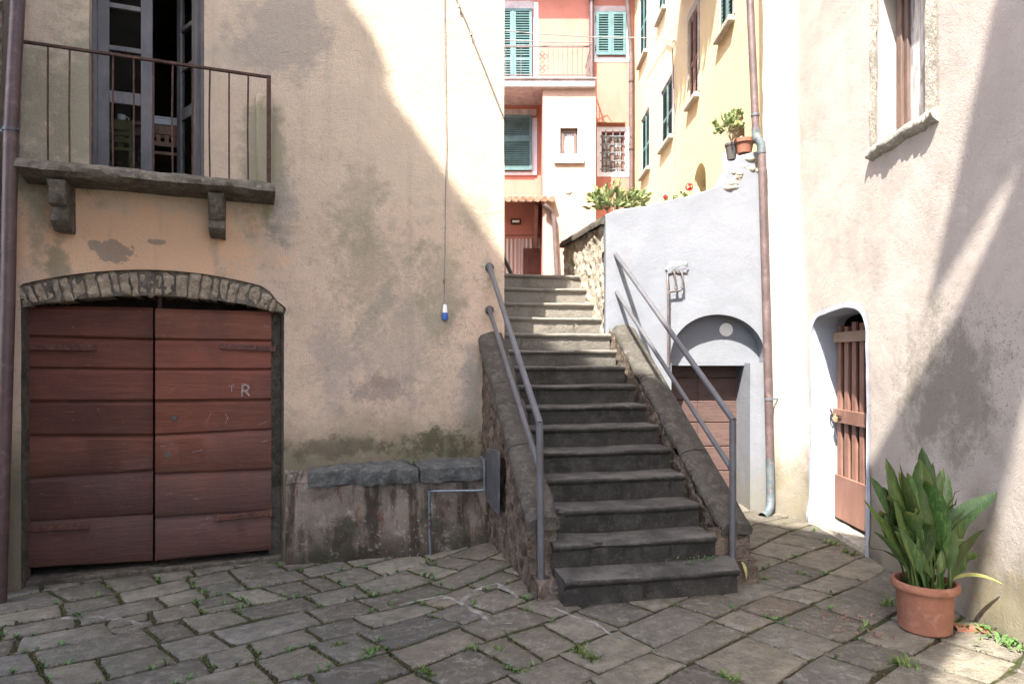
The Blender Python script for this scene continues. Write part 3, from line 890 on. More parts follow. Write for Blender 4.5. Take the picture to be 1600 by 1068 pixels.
# furniture seen through the open window
fl = wz0 + .0
def furn():
    def at(px, d): return fs(px, d=d)
    t = thing('dining_table', 'brown dining table in the dim room behind the balcony', 'table', fac(at(232, 1.3), fl, 1.3))
    a0, a1, d0, d1, zt = at(175, 1.0), at(292, 1.0), 1.0, 1.75, fs(220, 190, 1.0)[1]
    m = MB(); m.obox(fac(a0, zt - .035, d0), FD * (a1 - a0), FN * (d1 - d0), (0, 0, .035)); m.build('table_top', M['darkwood'], t, bevel=.005)
    m = MB(); m.obox(fac(a0 + .05, zt - .12, d0 + .05), FD * (a1 - a0 - .1), FN * (d1 - d0 - .1), (0, 0, .083)); m.build('apron', M['darkwood'], t)
    for a in (a0 + .04, a1 - .09):
        for d in (d0 + .04, d1 - .09):
            m = MB(); m.obox(fac(a, fl - .008, d), FD * .05, FN * .05, (0, 0, zt - .12 - fl + .008)); m.build('leg', M['darkwood'], t)
    b = thing('storage_box', 'white cardboard box lying on the table behind the balcony', 'box', fac(at(258, 1.2), zt, 1.2))
    m = MB(); m.obox(fac(at(238, 1.15), zt, 1.15), FD * .26, FN * .22, (0, 0, .1)); m.build('box_body', M['paper'], b, bevel=.004)
    m = MB(); m.obox(fac(at(238, 1.15) - .005, zt + .1, 1.145), FD * .27, FN * .23, (0, 0, .02)); m.build('lid', M['paper'], b, bevel=.003)
    m = MB(); c = fac(at(190, 1.1), zt, 1.1); m.lathe(c, [(0, 0), (.03, 0), (.038, .07), (.034, .07), (.028, .006), (0, .006)], 18)
    m.tube([c + FD * .036 + Vector((0, 0, .06)), c + FD * .062 + Vector((0, 0, .05)), c + FD * .06 + Vector((0, 0, .025)), c + FD * .034 + Vector((0, 0, .018))], .005, 6)
    prop(m.build('cup', M['white_plastic']), 'small white cup standing on the table behind the balcony', 'cup')
    def chair(name, label, mat, px, d, slats_v, col):
        a = at(px, d); ch = thing(name, label, 'chair', fac(a, fl, d))
        w = .36; hb = .70
        o = a - w / 2
        for x in (0, w - .035):
            m = MB(); m.obox(fac(o + x, fl - .008, d), FD * .035, FN * .035, (0, 0, hb)); m.build('leg', col, ch)
            m = MB(); m.obox(fac(o + x, fl - .008, d + .34), FD * .035, FN * .035, (0, 0, .43)); m.build('leg', col, ch)
        m = MB(); m.obox(fac(o - .01, fl + .42, d - .005), FD * (w + .02), FN * .40, (0, 0, .03)); m.build('seat', col, ch, bevel=.006)
        m = MB(); m.obox(fac(o + .035, fl + hb - .09, d + .004), FD * (w - .07), FN * .024, (0, 0, .075)); m.obox(fac(o + .035, fl + .5, d + .004), FD * (w - .07), FN * .024, (0, 0, .04))
        if slats_v:
            for k in range(4): m.obox(fac(o + .055 + k * .068, fl + .54, d + .01), FD * .035, FN * .012, (0, 0, hb - .63))
        else:
            m.obox(fac(o + .035, fl + .56, d + .004), FD * (w - .07), FN * .02, (0, 0, .03))
        m.build('backrest', col, ch)
    chair('wooden_chair', 'brown wooden chair with vertical back slats pushed under the table', None, 255, .62, True, M['darkwood'])
    chair('painted_chair', 'yellow-green chair with horizontal back rails in the dim room', None, 172, .62, False, M['yellowgreen'])
furn()

# ================================================================== NEIGHBOUR AT THE LEFT EDGE
def neighbour():
    t = thing('stone_house', 'rough dark rubble house cropped at the left edge beside the red door', 'house', (-5, 5.1, -.2))
    c = Vector((-3.93, 5.02, 0)); top = 3.64 - 3.81
    D = Vector((-1, -.12, 0)).normalized(); N = Vector((-D.y, D.x, 0)); N = Vector((.12, -1, 0)).normalized()
    lean = lambda z: Vector((.055 * max(0, z), 0, 0)) * .55
    m = MB()
    m.sheet([(0, -.35), (4.5, -.35), (4.5, 8.6), (0, 8.6)], [], lambda a, z, d: c + D * a - N * d + Vector((0, 0, z)) + lean(z), .07 if True else .2,
            lambda a, z: .03 * fbm((a, z, 3), 4) + .02 * fbm((a, z, 3), 11))
    m.build('wall', M['rubble'], t, angle=60)
    m = MB(); m.grid(lambda a, b: c + Vector((0, .32 * a, -.35 + 8.95 * b)) + lean(-.35 + 8.95 * b) + Vector((.02 * fbm((a, b * 8, 1), 4), 0, 0)), 4, 90)
    m.build('corner', M['roughcast'], t)
    m = MB(); e = c + D * 4.5
    m.box((e.x, 5.0, -.35), (e.x + .2, 9, 8.6)); m.build('side_wall', M['plain'], t, smooth=False)
    m = MB(); m.box((-8.6, 4.4, 8.6), (-3.2, 9, 8.8)); m.build('roof', M['tile'], t, smooth=False)
    p = thing('drainpipe', 'dark reddish-brown drainpipe on the rubble house at the left edge', 'drainpipe', P(14, 900, 4.95))
    m = MB(); m.tube([P(28, -900, 4.93), P(28, 0, 4.93), P(17, 205, 4.93), P(12, 480, 4.93), P(5, 720, 4.93), P(-2, 960, 4.93)], .047, 18); m.build('pipe', M['brownpipe'], p)
    m = MB(); q = P(17, 203, 4.93)
    m.lathe(q, [(.05, -.012), (.054, -.012), (.054, .012), (.05, .012)], 18); m.tube([q + Vector((.05, -.01, 0)), q + Vector((.075, -.02, 0))], .008, 8); m.obox(q + Vector((-.13, -.0, -.012)), (.09, 0, 0), (0, .02, 0), (0, 0, .024))
    m.build('bracket', M['plate'], p)
neighbour()

# ================================================================== CABLES ON THE FACADE
def cables():
    t = thing('power_cable', 'thin grey power cable hanging down the peach wall with a blue plug', 'cable', fpt(694, 500))
    pts = [fac(*fs(x, y), -.018) for x, y in [(693, -400), (693, 0), (694, 120), (696, 240), (695, 350), (694, 440), (693, 476)]]
    m = MB(); m.tube(pts, .0045, 8); m.build('cord', M['cable'], t)
    m = MB(); q = fac(*fs(694, 492), -.03)
    m.lathe(q, [(0, .10), (.012, .10), (.018, .085), (.023, .03), (.024, .0), (0, 0)], 16); m.build('plug', M['white_plastic'], t)
    m = MB(); m.lathe(q, [(.0, .02), (.027, .02), (.031, -.028), (.027, -.05), (0, -.05)], 16); m.build('plug_cap', M['blue_plastic'], t)
    m = MB(); q = fac(*fs(693, 440), -.018); m.lathe(q, [(0, .02), (.007, .02), (.007, -.02), (0, -.02)], 8); m.build('connector', M['black_plastic'], t)
    pts = [fac(*fs(x, y), -.03) for x, y in [(640, -170), (712, 0), (728, 38), (742, 75), (757, 112), (772, 150), (786, 184)]]
    m = MB(); m.tube(pts, .006, 8)
    for (x, y) in ((716, 12), (735, 55)):
        m.lathe(fac(*fs(x, y), -.03), [(0, .02), (.012, .018), (.012, -.018), (0, -.02)], 8)
    prop(m.build('slanting_cable', M['cable']), 'slanting grey cable clipped to the top of the peach wall', 'cable')
cables()

# ================================================================== STONE BENCH AND PIPE
def bench():
    t = thing('stone_bench', 'stained stone bench with slate slabs built against the peach wall', 'bench', fac(fs(600), -.13, -.15))
    s0, s1 = fs(446), fs(766)
    dep = lambda s: -.075 - .33 * (s - s0) / (s1 - s0)
    ztop = .55
    m = MB()
    def f(u, w):
        s = s0 + (s1 - s0) * u; z = -.3 + (ztop + .3) * w
        return fac(s, z, dep(s) - .03 * (1 - w) + .02 * fbm((s, z, 2), 2.5) + .012 * fbm((s, z, 2), 9))
    m.grid(f, 60, 30)
    m.grid(lambda u, w: f(0, w) + FN * (u * .5) + FD * (.0), 4, 30)
    m.grid(lambda u, w: fac(s0 + (s1 - s0) * u, ztop + .01 * fbm((u * 8, w, 0), 1), dep(s0 + (s1 - s0) * u) * (1 - w)), 40, 3)
    # sloping plaster shoulder at the door end
    e = fs(486)
    m.prism([fac(s0, ztop - .01, dep(s0) + .01), fac(e, ztop - .01, dep(e) + .015), fac(e, ztop + .085, -.02), fac(s0, ztop + .11, -.0)], FN * .1)
    m.build('bench_front', M['bench'], t, angle=50)
    def slab(pa, pb, seed):
        a, b = fs(pa), fs(pb); m = MB()
        pr = [(1, -.02), (1, .125), (.45, .12), (.02, .114), (-.085, .092), (-.10, .02), (-.085, -.035), (.1, -.05)]
        def g(u, k):
            i = int(round(k * 7)); dd, z = pr[i]; s = a + (b - a) * u
            D = dep(s)
            d = D * (1 - dd) if dd > 0 else D + dd * .6
            w = .8 * fbm((s, dd * 2, seed), 3.5) + .4 * fbm((s, z * 6, dd + seed), 8)
            edge = (1 - abs(2 * u - 1) ** 8)
            return fac(s, ztop + .012 + z * (.8 + .2 * edge) + .018 * w + (.014 * fbm((s, dd, seed), 12)), d + .035 * w * (dd < .3))
        m.grid(g, 40, 7)
        for u in (0, 1): m.add([g(u, i / 7) for i in range(8)], [tuple(range(8))])
        m.build('seat_slab', M['slab'], t, angle=40)
    slab(480, 642, 3); slab(645, 760, 8)
    # water pipe
    p = thing('water_pipe', 'thin grey water pipe bent across the front of the stone bench', 'pipe', fac(fs(672), -.13, -.3))
    D = lambda px: dep(fs(px)) - .05
    def q(px, py, extra=0):
        d = D(px) - extra; s, z = fs(px, py, d); return fac(s, z, d)
    m = MB(); m.tube([q(757, 716) + FN * .1, q(757, 719), q(757, 726), q(757, 757), q(757, 764), q(750, 766), q(678, 767), q(671, 768), q(671, 776), q(671, 800)], .0125, 12)
    m.tube([q(671, 800), q(671, 832), q(672, 852) , q(673, 868)], [.0135, .0135, .011, .012], 12)
    m.build('pipe', M['zinc'], p)
    m = MB()
    for (x, y) in ((757, 720), (757, 763), (671, 770)): m.lathe(q(x, y), [(0, .022), (.018, .02), (.018, -.02), (0, -.022)], 12)
    m.build('elbow', M['zinc'], p)
    m = MB()
    for y in (802, 812, 822): m.lathe(q(671, y), [(0, .014), (.019, .013), (.019, -.013), (0, -.014)], 6)
    m.build('coupling', M['brownpipe'], p)
bench()

# ================================================================== STAIRCASE
ZST = [.178, .348, .525, .712, .888, 1.058, 1.222, 1.396, 1.572, 1.735, 1.913, 2.097, 2.277, 2.472, 2.66]
TR = .255
stair = thing('staircase', 'worn grey stone staircase climbing between two sloping rubble parapets', 'staircase', stp(.6, 1.5))
def steps():
    chips = {2: [(.33, .10, .03), (.46, .06, .02)], 3: [(.05, .09, .05)]}
    rc = random.Random(31)
    for n, zt in enumerate(ZST):
        chips.setdefault(n + 1, [])
        for _ in range(rc.randint(1, 3)): chips[n + 1].append((rc.uniform(.05, 1.15), rc.uniform(.015, .05), rc.uniform(.006, .016)))
        wa, wc = rc.uniform(.004, .018), rc.uniform(.45, .75)
        zb = ZST[n - 1] if n else -.12
        v0 = TR * n
        u0, u1 = (-.02, 1.24) if n == 0 else (-.03, 1.21)
        if n >= 10: u1 = 1.24
        lip = .048; ov = .03
        prof = [(ov + .008, zb - .02), (ov, zb + .01), (ov + .002, zt - lip - .006), (.012, zt - lip), (.002, zt - lip * .72), (-.004, zt - lip * .42), (.002, zt - lip * .16), (.016, zt - .003), (.05, zt), (.16, zt - .002), (TR + .07, zt + .002)]
        m = MB(); N = 90; K = len(prof) - 1
        def f(t, k):
            i = int(round(k * K)); v, z = prof[i]
            u = u0 + (u1 - u0) * t
            if n == 0 and i >= 3: u += .13 * max(0, v) / .3 * t - .0 * v
            w = fbm((u * 1.4, n * 3.1, v), 2.2)
            wear = wa * math.exp(-((u - wc) / .3) ** 2) * (i >= 5)
            dv = .005 * w; dz = .004 * w - wear * .6
            if 3 <= i <= 8:
                dv += .003 * nz((u, n, v), 9) + .005 * max(0, nz((u, n, v), 21)) + .003 * nz((u, n, v), 45); dz += .002 * nz((u, n, v + 3), 12)
                for (cu, cw, cd) in chips.get(n + 1, []):
                    g = max(0, 1 - abs((u - cu) / cw)) ** .6 * (1 + .5 * nz((u, v, n), 25))
                    if g > 0 and i <= 7: dv += cd * g; dz -= .0 if i > 6 else 0
                    if g > 0 and i in (6, 7): dz -= cd * .5 * g
            return stp(u, v0 + v + dv, z + dz)
        m.grid(f, N, K)
        if n == 0:
            for t in (0, 1):
                ring = [f(t, i / K) for i in range(K + 1)] + [stp((u0 if t == 0 else u1 + .13), TR + .07, -.12)]
                m.add(ring, [tuple(range(len(ring)))])
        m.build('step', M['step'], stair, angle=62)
steps()

def parapet(side):
    if side < 0:
        uo, ui, v0, v1 = -.16, -.02, .36, 2.36
        ztop = lambda v: .315 + .69 * v
        co, ci = -.20, .025
    else:
        uo, ui, v0, v1 = 1.51, 1.22, .36, 2.66
        ztop = lambda v: .15 + .70 * v
        co, ci = 1.555, 1.30
    flare = (lambda v: -.03 * sm(.8, 2.3, v)) if side < 0 else (lambda v: 0)
    dz = lambda a, z: .035 * max(0, noise.voronoi(Vector((a * 6, z * 7, side)))[0][1] - noise.voronoi(Vector((a * 6, z * 7, side)))[0][0]) + .015 * fbm((a, z, side), 8)
    m = MB()
    poly = [(v0, -.2), (v1, -.2), (v1, ztop(v1) - .03), (v0, ztop(v0) - .03)]
    m.sheet(poly, [], lambda a, z, d: stp(uo + flare(a) - side * d, a, z), .035, dz)
    # inner face leans in under the coping
    m.sheet(poly, [], lambda a, z, d: stp(ui + side * (.05 if side > 0 else 0) * sm(0, .5, z - (ztop(a) - .55)) + side * d, a, z), .035, dz)
    # front end
    e_ = (.05 if side > 0 else .04)
    m.sheet([(uo + side * .03, -.2), (ui + side * .0 + e_ * (1 if side > 0 else 1) * (1 if side < 0 else -.6), -.2), (ui + e_ * (1 if side < 0 else -.6), ztop(v0) - .02), (uo + side * .03, ztop(v0) - .02)], [], lambda a, z, d: stp(a, v0 + d, z), .03, lambda a, z: .012 * fbm((a, z, side + 5), 8))
    if side < 0:    # low stub the post stands on
        def st_(u, w):
            uu = -.165 + .165 * u
            pr = [(.17, -.2), (.165, .0), (.17, .085), (.20, .115), (.40, .125)]
            v, z = pr[int(round(w * 4))]
            return stp(uu, v + .012 * fbm((uu, z, 1), 9), z + .012 * fbm((uu, v, 4), 9))
        m.grid(st_, 10, 4)
        m.grid(lambda w, q: stp(-.165 - .004, .17 + .22 * q, -.2 + .32 * w), 4, 4)
    else:
        m.grid(lambda w, q: stp(1.235 + .27 * w, .20 + .02 * fbm((w, q, 0), 5), -.1 + .27 * q), 10, 6)
        m.grid(lambda w, q: stp(1.235 + .27 * w, .20 + .3 * q, .17 + .01 * fbm((w, q, 3), 5)), 10, 6)
        m.grid(lambda w, q: stp(1.505, .20 + .3 * q, -.1 + .27 * w), 6, 6)
    wl = m.build('parapet_wall', M['rubble'], stair, angle=65)
    cuts = [v0 - .06, .92, 1.62, v1 + .03] if side < 0 else [v0 - .02, 1.02, 1.9, v1 + .02]
    for a, b in zip(cuts, cuts[1:]):
        m = MB(); th = .10
        pr = [(0, -th), (-.02, -.045), (.09, -.008), (.5, .012), (.9, -.006), (1.02, -.05), (1, -th), (.5, -th)]
        def f(t, k):
            i = int(round(k * 8)) % 8; x, z = pr[i]
            v = a + .006 + (b - a - .012) * t
            u = co + (ci - co) * x * 1.0
            e = 1 - .12 * abs(2 * t - 1) ** 10
            w = fbm((u, v, side), 4) * .020 + fbm((u, v, side + z * 9), 11) * .012
            return stp(u + flare(v) * (1 - x) + w * (-1 if x < .5 else 1) * .8, v + .3 * z * (0 if 0 < t < 1 else -.15), ztop(v) + z * e + w)
        m.grid(f, 46, 8)
        for t in (0, 1): m.add([f(t, i / 8) for i in range(8)], [tuple(range(8))])
        m.build('coping_stone', M['coping'], wl, angle=60)
parapet(-1); parapet(1)

def flange(c, n, parent):
    n = n.normalized(); a = n.orthogonal().normalized(); m = MB()
    m.lathe(c, [(0, .012), (.042, .012), (.045, .0), (.045, -.01)], 18, (a, n.cross(a), n)); m.build('wall_flange', M['rail'], parent)
def rails():
    # left
    t = thing('handrail', 'grey tube handrail with two rails fixed to the peach wall', 'handrail', stp(-.12, .276, .1))
    Yb, Yt = 4.655, 6.57
    b = P(846, 908, Yb); k = P(843, 660, Yb); e = P(765, 417, Yt); lo0 = P(843, 733, Yb); lo1 = P(765, 484, Yt)
    m = MB(); m.tube([b - Vector((0, 0, .06)), k], .0245, 18); m.build('post', M['rail'], t)
    m = MB(); m.tube([k + (k - e).normalized() * .012, e, e + (e - k).normalized() * .06], .0235, 18); m.build('top_rail', M['rail'], t)
    m = MB(); m.tube([lo0, lo1, lo1 + (lo1 - lo0).normalized() * .06], .0195, 16); m.build('lower_rail', M['rail'], t)
    flange(fac(fs(765, d=-.01), e.z, -.012), -FN, t); flange(fac(fs(765, d=-.01), lo1.z, -.012), -FN, t)
    t = thing('handrail', 'grey tube handrail with two rails fixed to the white wall', 'handrail', P(1145, 870, 4.95))
    Yb, Yt = 4.95, 7.26
    b = P(1145, 872, Yb); k = P(1145, 655, Yb); e = P(963, 399, Yt); lo0 = P(1145, 735, Yb); lo1 = P(967, 462, 7.21)
    m = MB(); m.tube([b - Vector((0, 0, .02)), k], .0245, 18); m.build('post', M['rail'], t)
    m = MB(); m.tube([k + (k - e).normalized() * .012, e, e + (e - k).normalized() * .04], .0235, 18); m.build('top_rail', M['rail'], t)
    m = MB(); m.tube([lo0, lo1, lo1 + (lo1 - lo0).normalized() * .1], .0195, 16); m.build('lower_rail', M['rail'], t)
    # short rail seen past the corner at the stair head
    t = thing('short_handrail', 'short blue-grey rail end poking past the house corner at the stair head', 'handrail', P(794, 420, 8.6))
    a = P(784, 396, 8.2); c = P(802, 434, 8.7)
    m = MB(); m.tube([a, c], .026, 14); m.build('top_rail', M['rail'], t)
    m = MB(); m.tube([c, Vector((c.x, c.y, 2.66))], .02, 12); m.build('post', M['rail'], t)
rails()

# steel cover plate on the left parapet
mb = MB()
def plate_pt(px, py):
    k = (px - 800) / FPX
    u = -.235
    # plane u = const
    Y = (u + .37 * SU.x + 4.41 * SU.y) / (k * SU.x + SU.y)
    return P(px, py, Y)
q = [plate_pt(760, 783), plate_pt(779, 805), plate_pt(779, 704), plate_pt(760, 700)]
mb.prism(q, SU * .012)
pl = mb.build('cover_plate', M['plate'], bevel=.002)
prop(pl, 'grey steel cover plate screwed to the side of the stair parapet', 'plate')
BASE[pl.name] = Vector()
for (x, y) in ((764, 706), (775, 709), (764, 781), (775, 797)):
    m = MB(); m.lathe(plate_pt(x, y), [(0, -.006), (.007, -.005), (.008, .004)], 10, (SV, Vector((0, 0, 1)), SU)); m.build('screw', M['zinc'], pl)

# ================================================================== UPPER LEVEL
mb = MB()
poly = [stp(-.25, 3.63), stp(1.30, 3.63), Vector((1.18, 7.75, 0)), Vector((3.3, 7.75, 0)), Vector((3.3, 30, 0)), Vector((-9, 30, 0)), Vector((-9, 14, 0)), stp(-.25, 7)]
mb.prism([p + Vector((0, 0, -.3)) for p in poly], (0, 0, 2.95))
prop(mb.build('upper_terrace', M['terrace'], smooth=False), kind='structure')

# stone wall beside the top steps
def upper_wall():
    t = thing('rubble_wall', 'sunlit rubble parapet wall beside the top steps', 'wall', Vector((.8, 8, 2.6)))
    c = Vector((1.005, 7.31, 0)); L = 1.55
    vor = lambda a, z: noise.voronoi(Vector((a * 6.5 + .4 * nz((a, z, 0), 6), z * 8.5 + .4 * nz((a, z, 5), 6), 2)))[0]
    def dsp(a, z):
        d = vor(a, z); return .026 * min(1, (d[1] - d[0]) * 2.2) + .018 * fbm((a, z, 3), 7) + .012 * fbm((a, z, 3), 22) - .012
    N = -SU
    m = MB()
    m.sheet([(0, 1.5), (L, 1.5), (L, 3.12), (0, 3.10)], [], lambda a, z, d: c + SV * a - N * d + Vector((0, 0, z)), .03, dsp)
    m.sheet([(0, 2.0), (.24, 2.0), (.24, 3.1), (0, 3.1)], [], lambda a, z, d: c + SV * L + SU * a - SV * d * -1 + Vector((0, 0, z)), .04, lambda a, z: .01 * fbm((a, z, 5), 8))
    m.sheet([(0, 2.0), (L, 2.0), (L, 3.1), (0, 3.1)], [], lambda a, z, d: c + SV * a + SU * .24 + Vector((0, 0, z)), .2)
    m.build('wall', M['pale_rubble'], t, angle=70)
    m = MB()
    pr = [(-.05, 0), (-.055, .05), (-.03, .085), (.10, .10), (.25, .085), (.27, .0)]
    def f(u, k):
        x, z = pr[int(round(k * 5))]; a = -.02 + (L + .05) * u
        w = .014 * fbm((a, x, 1), 4) + .008 * fbm((a, x, 1), 12)
        return c + SV * a + SU * (x + w) + Vector((0, 0, 3.10 + z + w))
    m.grid(f, 40, 5)
    m.add([f(1, i / 5) for i in range(6)], [tuple(range(6))]); m.add([f(0, i / 5) for i in range(6)], [tuple(range(6))])
    m.build('coping', M['coping'], t, angle=60)
upper_wall()

# ================================================================== WHITE WALL WITH ARCHED DOOR
WY = 7.28
def wx(px, Y=WY): return (px - 800) / FPX * Y
def wzz(py, Y=WY): return H + (YH - py) / FPX * Y
def white_wall():
    t = thing('whitewashed_wall', 'bluish white terrace wall with an arched recess above a low wooden door', 'wall', (2, WY, 0))
    top = [(946, 337), (962, 329), (1010, 323), (1040, 315), (1075, 308), (1100, 300), (1118, 294), (1130, 287), (1138, 268), (1146, 254), (1156, 244), (1176, 239), (1203, 233)]
    outl = [(wx(945), -.3), (2.85, -.3)] + [(wx(x), wzz(y)) for x, y in top[::-1]]
    a0, a1 = wx(1047), wx(1196); zs = wzz(566); zc = wzz(491)
    o0, o1 = wx(1049), wx(1172)
    n = 22
    am = (a0 + a1) / 2; rx = (a1 - a0) / 2
    arch = []
    for i in range(n + 1):
        th = math.pi * i / n
        arch.append((am + rx * math.cos(th), zs + (zc - zs) * math.sin(th) ** .86))
    hole = [(o0, -.29), (o1, -.29), (o1, zs - .005), (a1, zs - .005)] + arch + [(a0, zs - .005), (o0, zs - .005)]
    fn = lambda a, z, d: Vector((a, WY + d, z))
    m = MB()
    ds = lambda a, z: .010 * fbm((a, z, 2), 1.5) + .003 * fbm((a, z, 2), 9)
    m.sheet(outl, [hole], fn, .07, ds, .18)
    # rounded left end going back
    m.grid(lambda u, w: Vector((wx(945) - .012 * math.sin(math.pi * u), WY - ds(wx(945), 0) + .45 * u, 1.7 + (wzz(337) - 1.7) * w)), 4, 14)
    # top and back
    vs = []
    tp = [(wx(x), wzz(y)) for x, y in top]
    for (x, z) in tp: vs += [Vector((x, WY - ds(x, z), z)), Vector((x, WY + .02, z + .012)), Vector((x, WY + .42, z + .0)), Vector((x, WY + .42, 2.0))]
    f = []
    for i in range(len(tp) - 1):
        for k in range(3): f.append((i * 4 + k, i * 4 + 4 + k, i * 4 + 5 + k, i * 4 + 1 + k))
    m.add(vs, f)
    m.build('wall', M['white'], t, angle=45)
    # panel filling the arch
    m = MB(); q = .18
    m.sheet([(a0 - .02, zs - .01), (a1 + .02, zs - .01), (a1 + .02, zc + .02), (a0 - .02, zc + .02)], [], lambda a, z, d: Vector((a, WY + q - .001 + d, z)), .1, lambda a, z: .004 * fbm((a, z, 2), 4))
    m.box((a0 - .02, WY + q, zs - .035), (a1 + .02, WY + .62, zs - .01))
    m.build('arch_panel', M['white'], t)
    # deeper door reveal
    m = MB()
    m.box((o1, WY + .181, -.29), (o1 + .12, WY + .62, zs - .036)); m.box((o0 - .12, WY + .181, -.29), (o0, WY + .62, zs - .036))
    m.build('door_reveal', M['white'], t)
    # doors
    dy = WY + .44
    mid = wx(1090, dy)
    for (x0, x1) in ((o0, mid - .003), (mid + .003, o1)):
        m = MB(); z = -.05; r = random.Random(int(x0 * 100))
        ys = [801, 771, 735, 697, 660, 625, 590, 560]
        zz = [wzz(y, dy) for y in ys]
        for za, zb in zip(zz, zz[1:]):
            pr = [(.012, za + .002), (.0, za + .012), (.0, zb - .01), (.014, zb - .002)]
            o = r.uniform(-.003, .003)
            m.grid(lambda u, k: Vector((x0 + (x1 - x0) * u, dy + pr[int(round(k * 3))][0] + o + .002 * fbm((u * 3, k, za), 2), pr[int(round(k * 3))][1])), 6, 3)
        m.box((x0, dy + .02, zz[0]), (x1, dy + .05, zz[-1]))
        m.build('door_leaf', M['cellar_door'], t, angle=30)
    # air vent
    v = MB(); c = Vector((wx(1134, WY + q), WY + q - .004, wzz(515, WY + q)))
    ax = (Vector((1, 0, 0)), Vector((0, 0, 1)), Vector((0, -1, 0)))
    v.lathe(c, [(.072, 0), (.074, .012), (.062, .016), (.058, .006), (0, .006)], 28, ax)
    vo = v.build('air_vent', M['white_plastic'], t)
    v = MB()
    for k in range(8):
        z = -.045 + k * .013; w = math.sqrt(max(0, .055 ** 2 - z * z))
        v.obox(c + Vector((-w, -.014, z)), (2 * w, 0, 0), (0, .006, .004), (0, 0, .004))
    v.build('vent_grille', M['white_plastic'], vo, smooth=False)
    # rubble hump on the wall's right end
    m = MB(); r = random.Random(5)
    for k in range(30):
        tt = r.random(); px = 1136 + 52 * tt; ty = 240 + 44 * (1 - tt) ** 2.2
        s = r.uniform(.028, .055); c = Vector((wx(px), WY + r.uniform(.022, .042), wzz(ty + r.uniform(4, 26))))
        n0 = len(m.v); pts = []
        sx, sy, sz = s * r.uniform(.8, 1.5), s, s * r.uniform(.6, .95)
        def blob(u, w):
            a = 2 * math.pi * u; b = math.pi * w
            d = Vector((math.sin(b) * math.cos(a) * sx, math.sin(b) * math.sin(a) * sy, math.cos(b) * sz))
            return c + d * (1 + .3 * fbm(c + d, 9))
        m.grid(blob, 10, 7)
    m.build('stone_top', M['pale_rubble'], t, angle=70)
white_wall()
# copper pipe stub on the white wall
def stub():
    t = thing('copper_pipe', 'small brown water pipe with two bent outlets on the white wall', 'pipe', P(1043, 570, WY - .04))
    Y = WY - .06
    m = MB(); m.tube([P(1043, 428, WY - .0), P(1043, 440, Y), P(1044, 458, Y), P(1044, 574, Y)], .012, 10); m.build('riser', M['copper'], t)
    m = MB(); m.tube([P(1044, 456, Y), P(1050, 455, Y), P(1062, 454, Y), P(1066, 451, Y), P(1067, 440, Y), P(1066, 428, Y), P(1062, 421, WY)], .011, 10); m.tube([P(1056, 454, Y), P(1056, 440, Y), P(1054, 427, Y), P(1051, 422, WY)], .011, 10); m.build('outlet', M['copper'], t)
    m = MB()
    for (x, y) in ((1044, 458), (1044, 468), (1066, 449), (1056, 450), (1044, 572)): m.lathe(P(x, y, Y), [(0, .012), (.016, .011), (.016, -.011), (0, -.012)], 8)
    m.build('fitting', M['patina'], t)
    m = MB()
    m.grid(lambda u, w: Vector((wx(1058) + .23 * (u - .5) * (1 + .3 * fbm((u, w, 0), 4)), WY - .016 - .014 * math.sin(math.pi * u) * math.sin(math.pi * w) - .008 * fbm((u * 3, w * 3, 4), 3), wzz(417) + .13 * (w - .5) * (1 + .3 * fbm((w, u, 5), 4)))), 14, 10)
    m.build('plaster_patch', M['white'], t)
stub()
# downpipe at the corner of white wall and right-hand house
def downpipe():
    t = thing('drainpipe', 'copper drainpipe with a kicked-out metal foot in the corner beside the white wall', 'drainpipe', P(1203, 808, 7.1))
    r = .041
    Yu, Yl = 7.2, 7.12
    m = MB(); m.tube([P(1166, -420, Yu), P(1172, 0, Yu), P(1181, 206, Yu)], r * .98, 18); m.build('upper_pipe', M['copper'], t)
    m = MB(); m.tube([P(1190, 236, Yl), P(1197, 480, Yl), P(1203, 720, Yl)], r, 18); m.build('lower_pipe', M['copper'], t)
    m = MB(); m.tube([P(1181, 200, Yu), P(1181.5, 212, Yu), P(1184, 219, Yl), P(1189, 224, Yl), P(1190, 240, Yl)], r * 1.12, 18); m.build('swan_neck', M['patina'], t)
    m = MB(); m.tube([P(1203, 716, Yl), P(1204, 775, Yl), P(1203, 792, Yl - .02), P(1199, 802, Yl - .06), P(1191, 807, Yl - .13)], r * 1.08, 18, cap=False); m.build('foot', M['patina'], t)
    m = MB()
    m.lathe(P(1201, 623, Yl), [(r, -.012), (r + .006, -.012), (r + .006, .012), (r, .012)], 18); m.tube([P(1201, 623, Yl) + Vector((.04, 0, 0)), P(1201, 623, Yl) + Vector((.12, .02, 0))], .008, 8)
    m.lathe(P(1180, 180, Yu), [(r, -.012), (r + .006, -.012), (r + .006, .012), (r, .012)], 18); m.tube([P(1180, 180, Yu) + Vector((.03, .03, 0)), P(1180, 180, Yu) + Vector((.06, .18, 0))], .008, 8)
    m.build('bracket', M['zinc'], t)
downpipe()

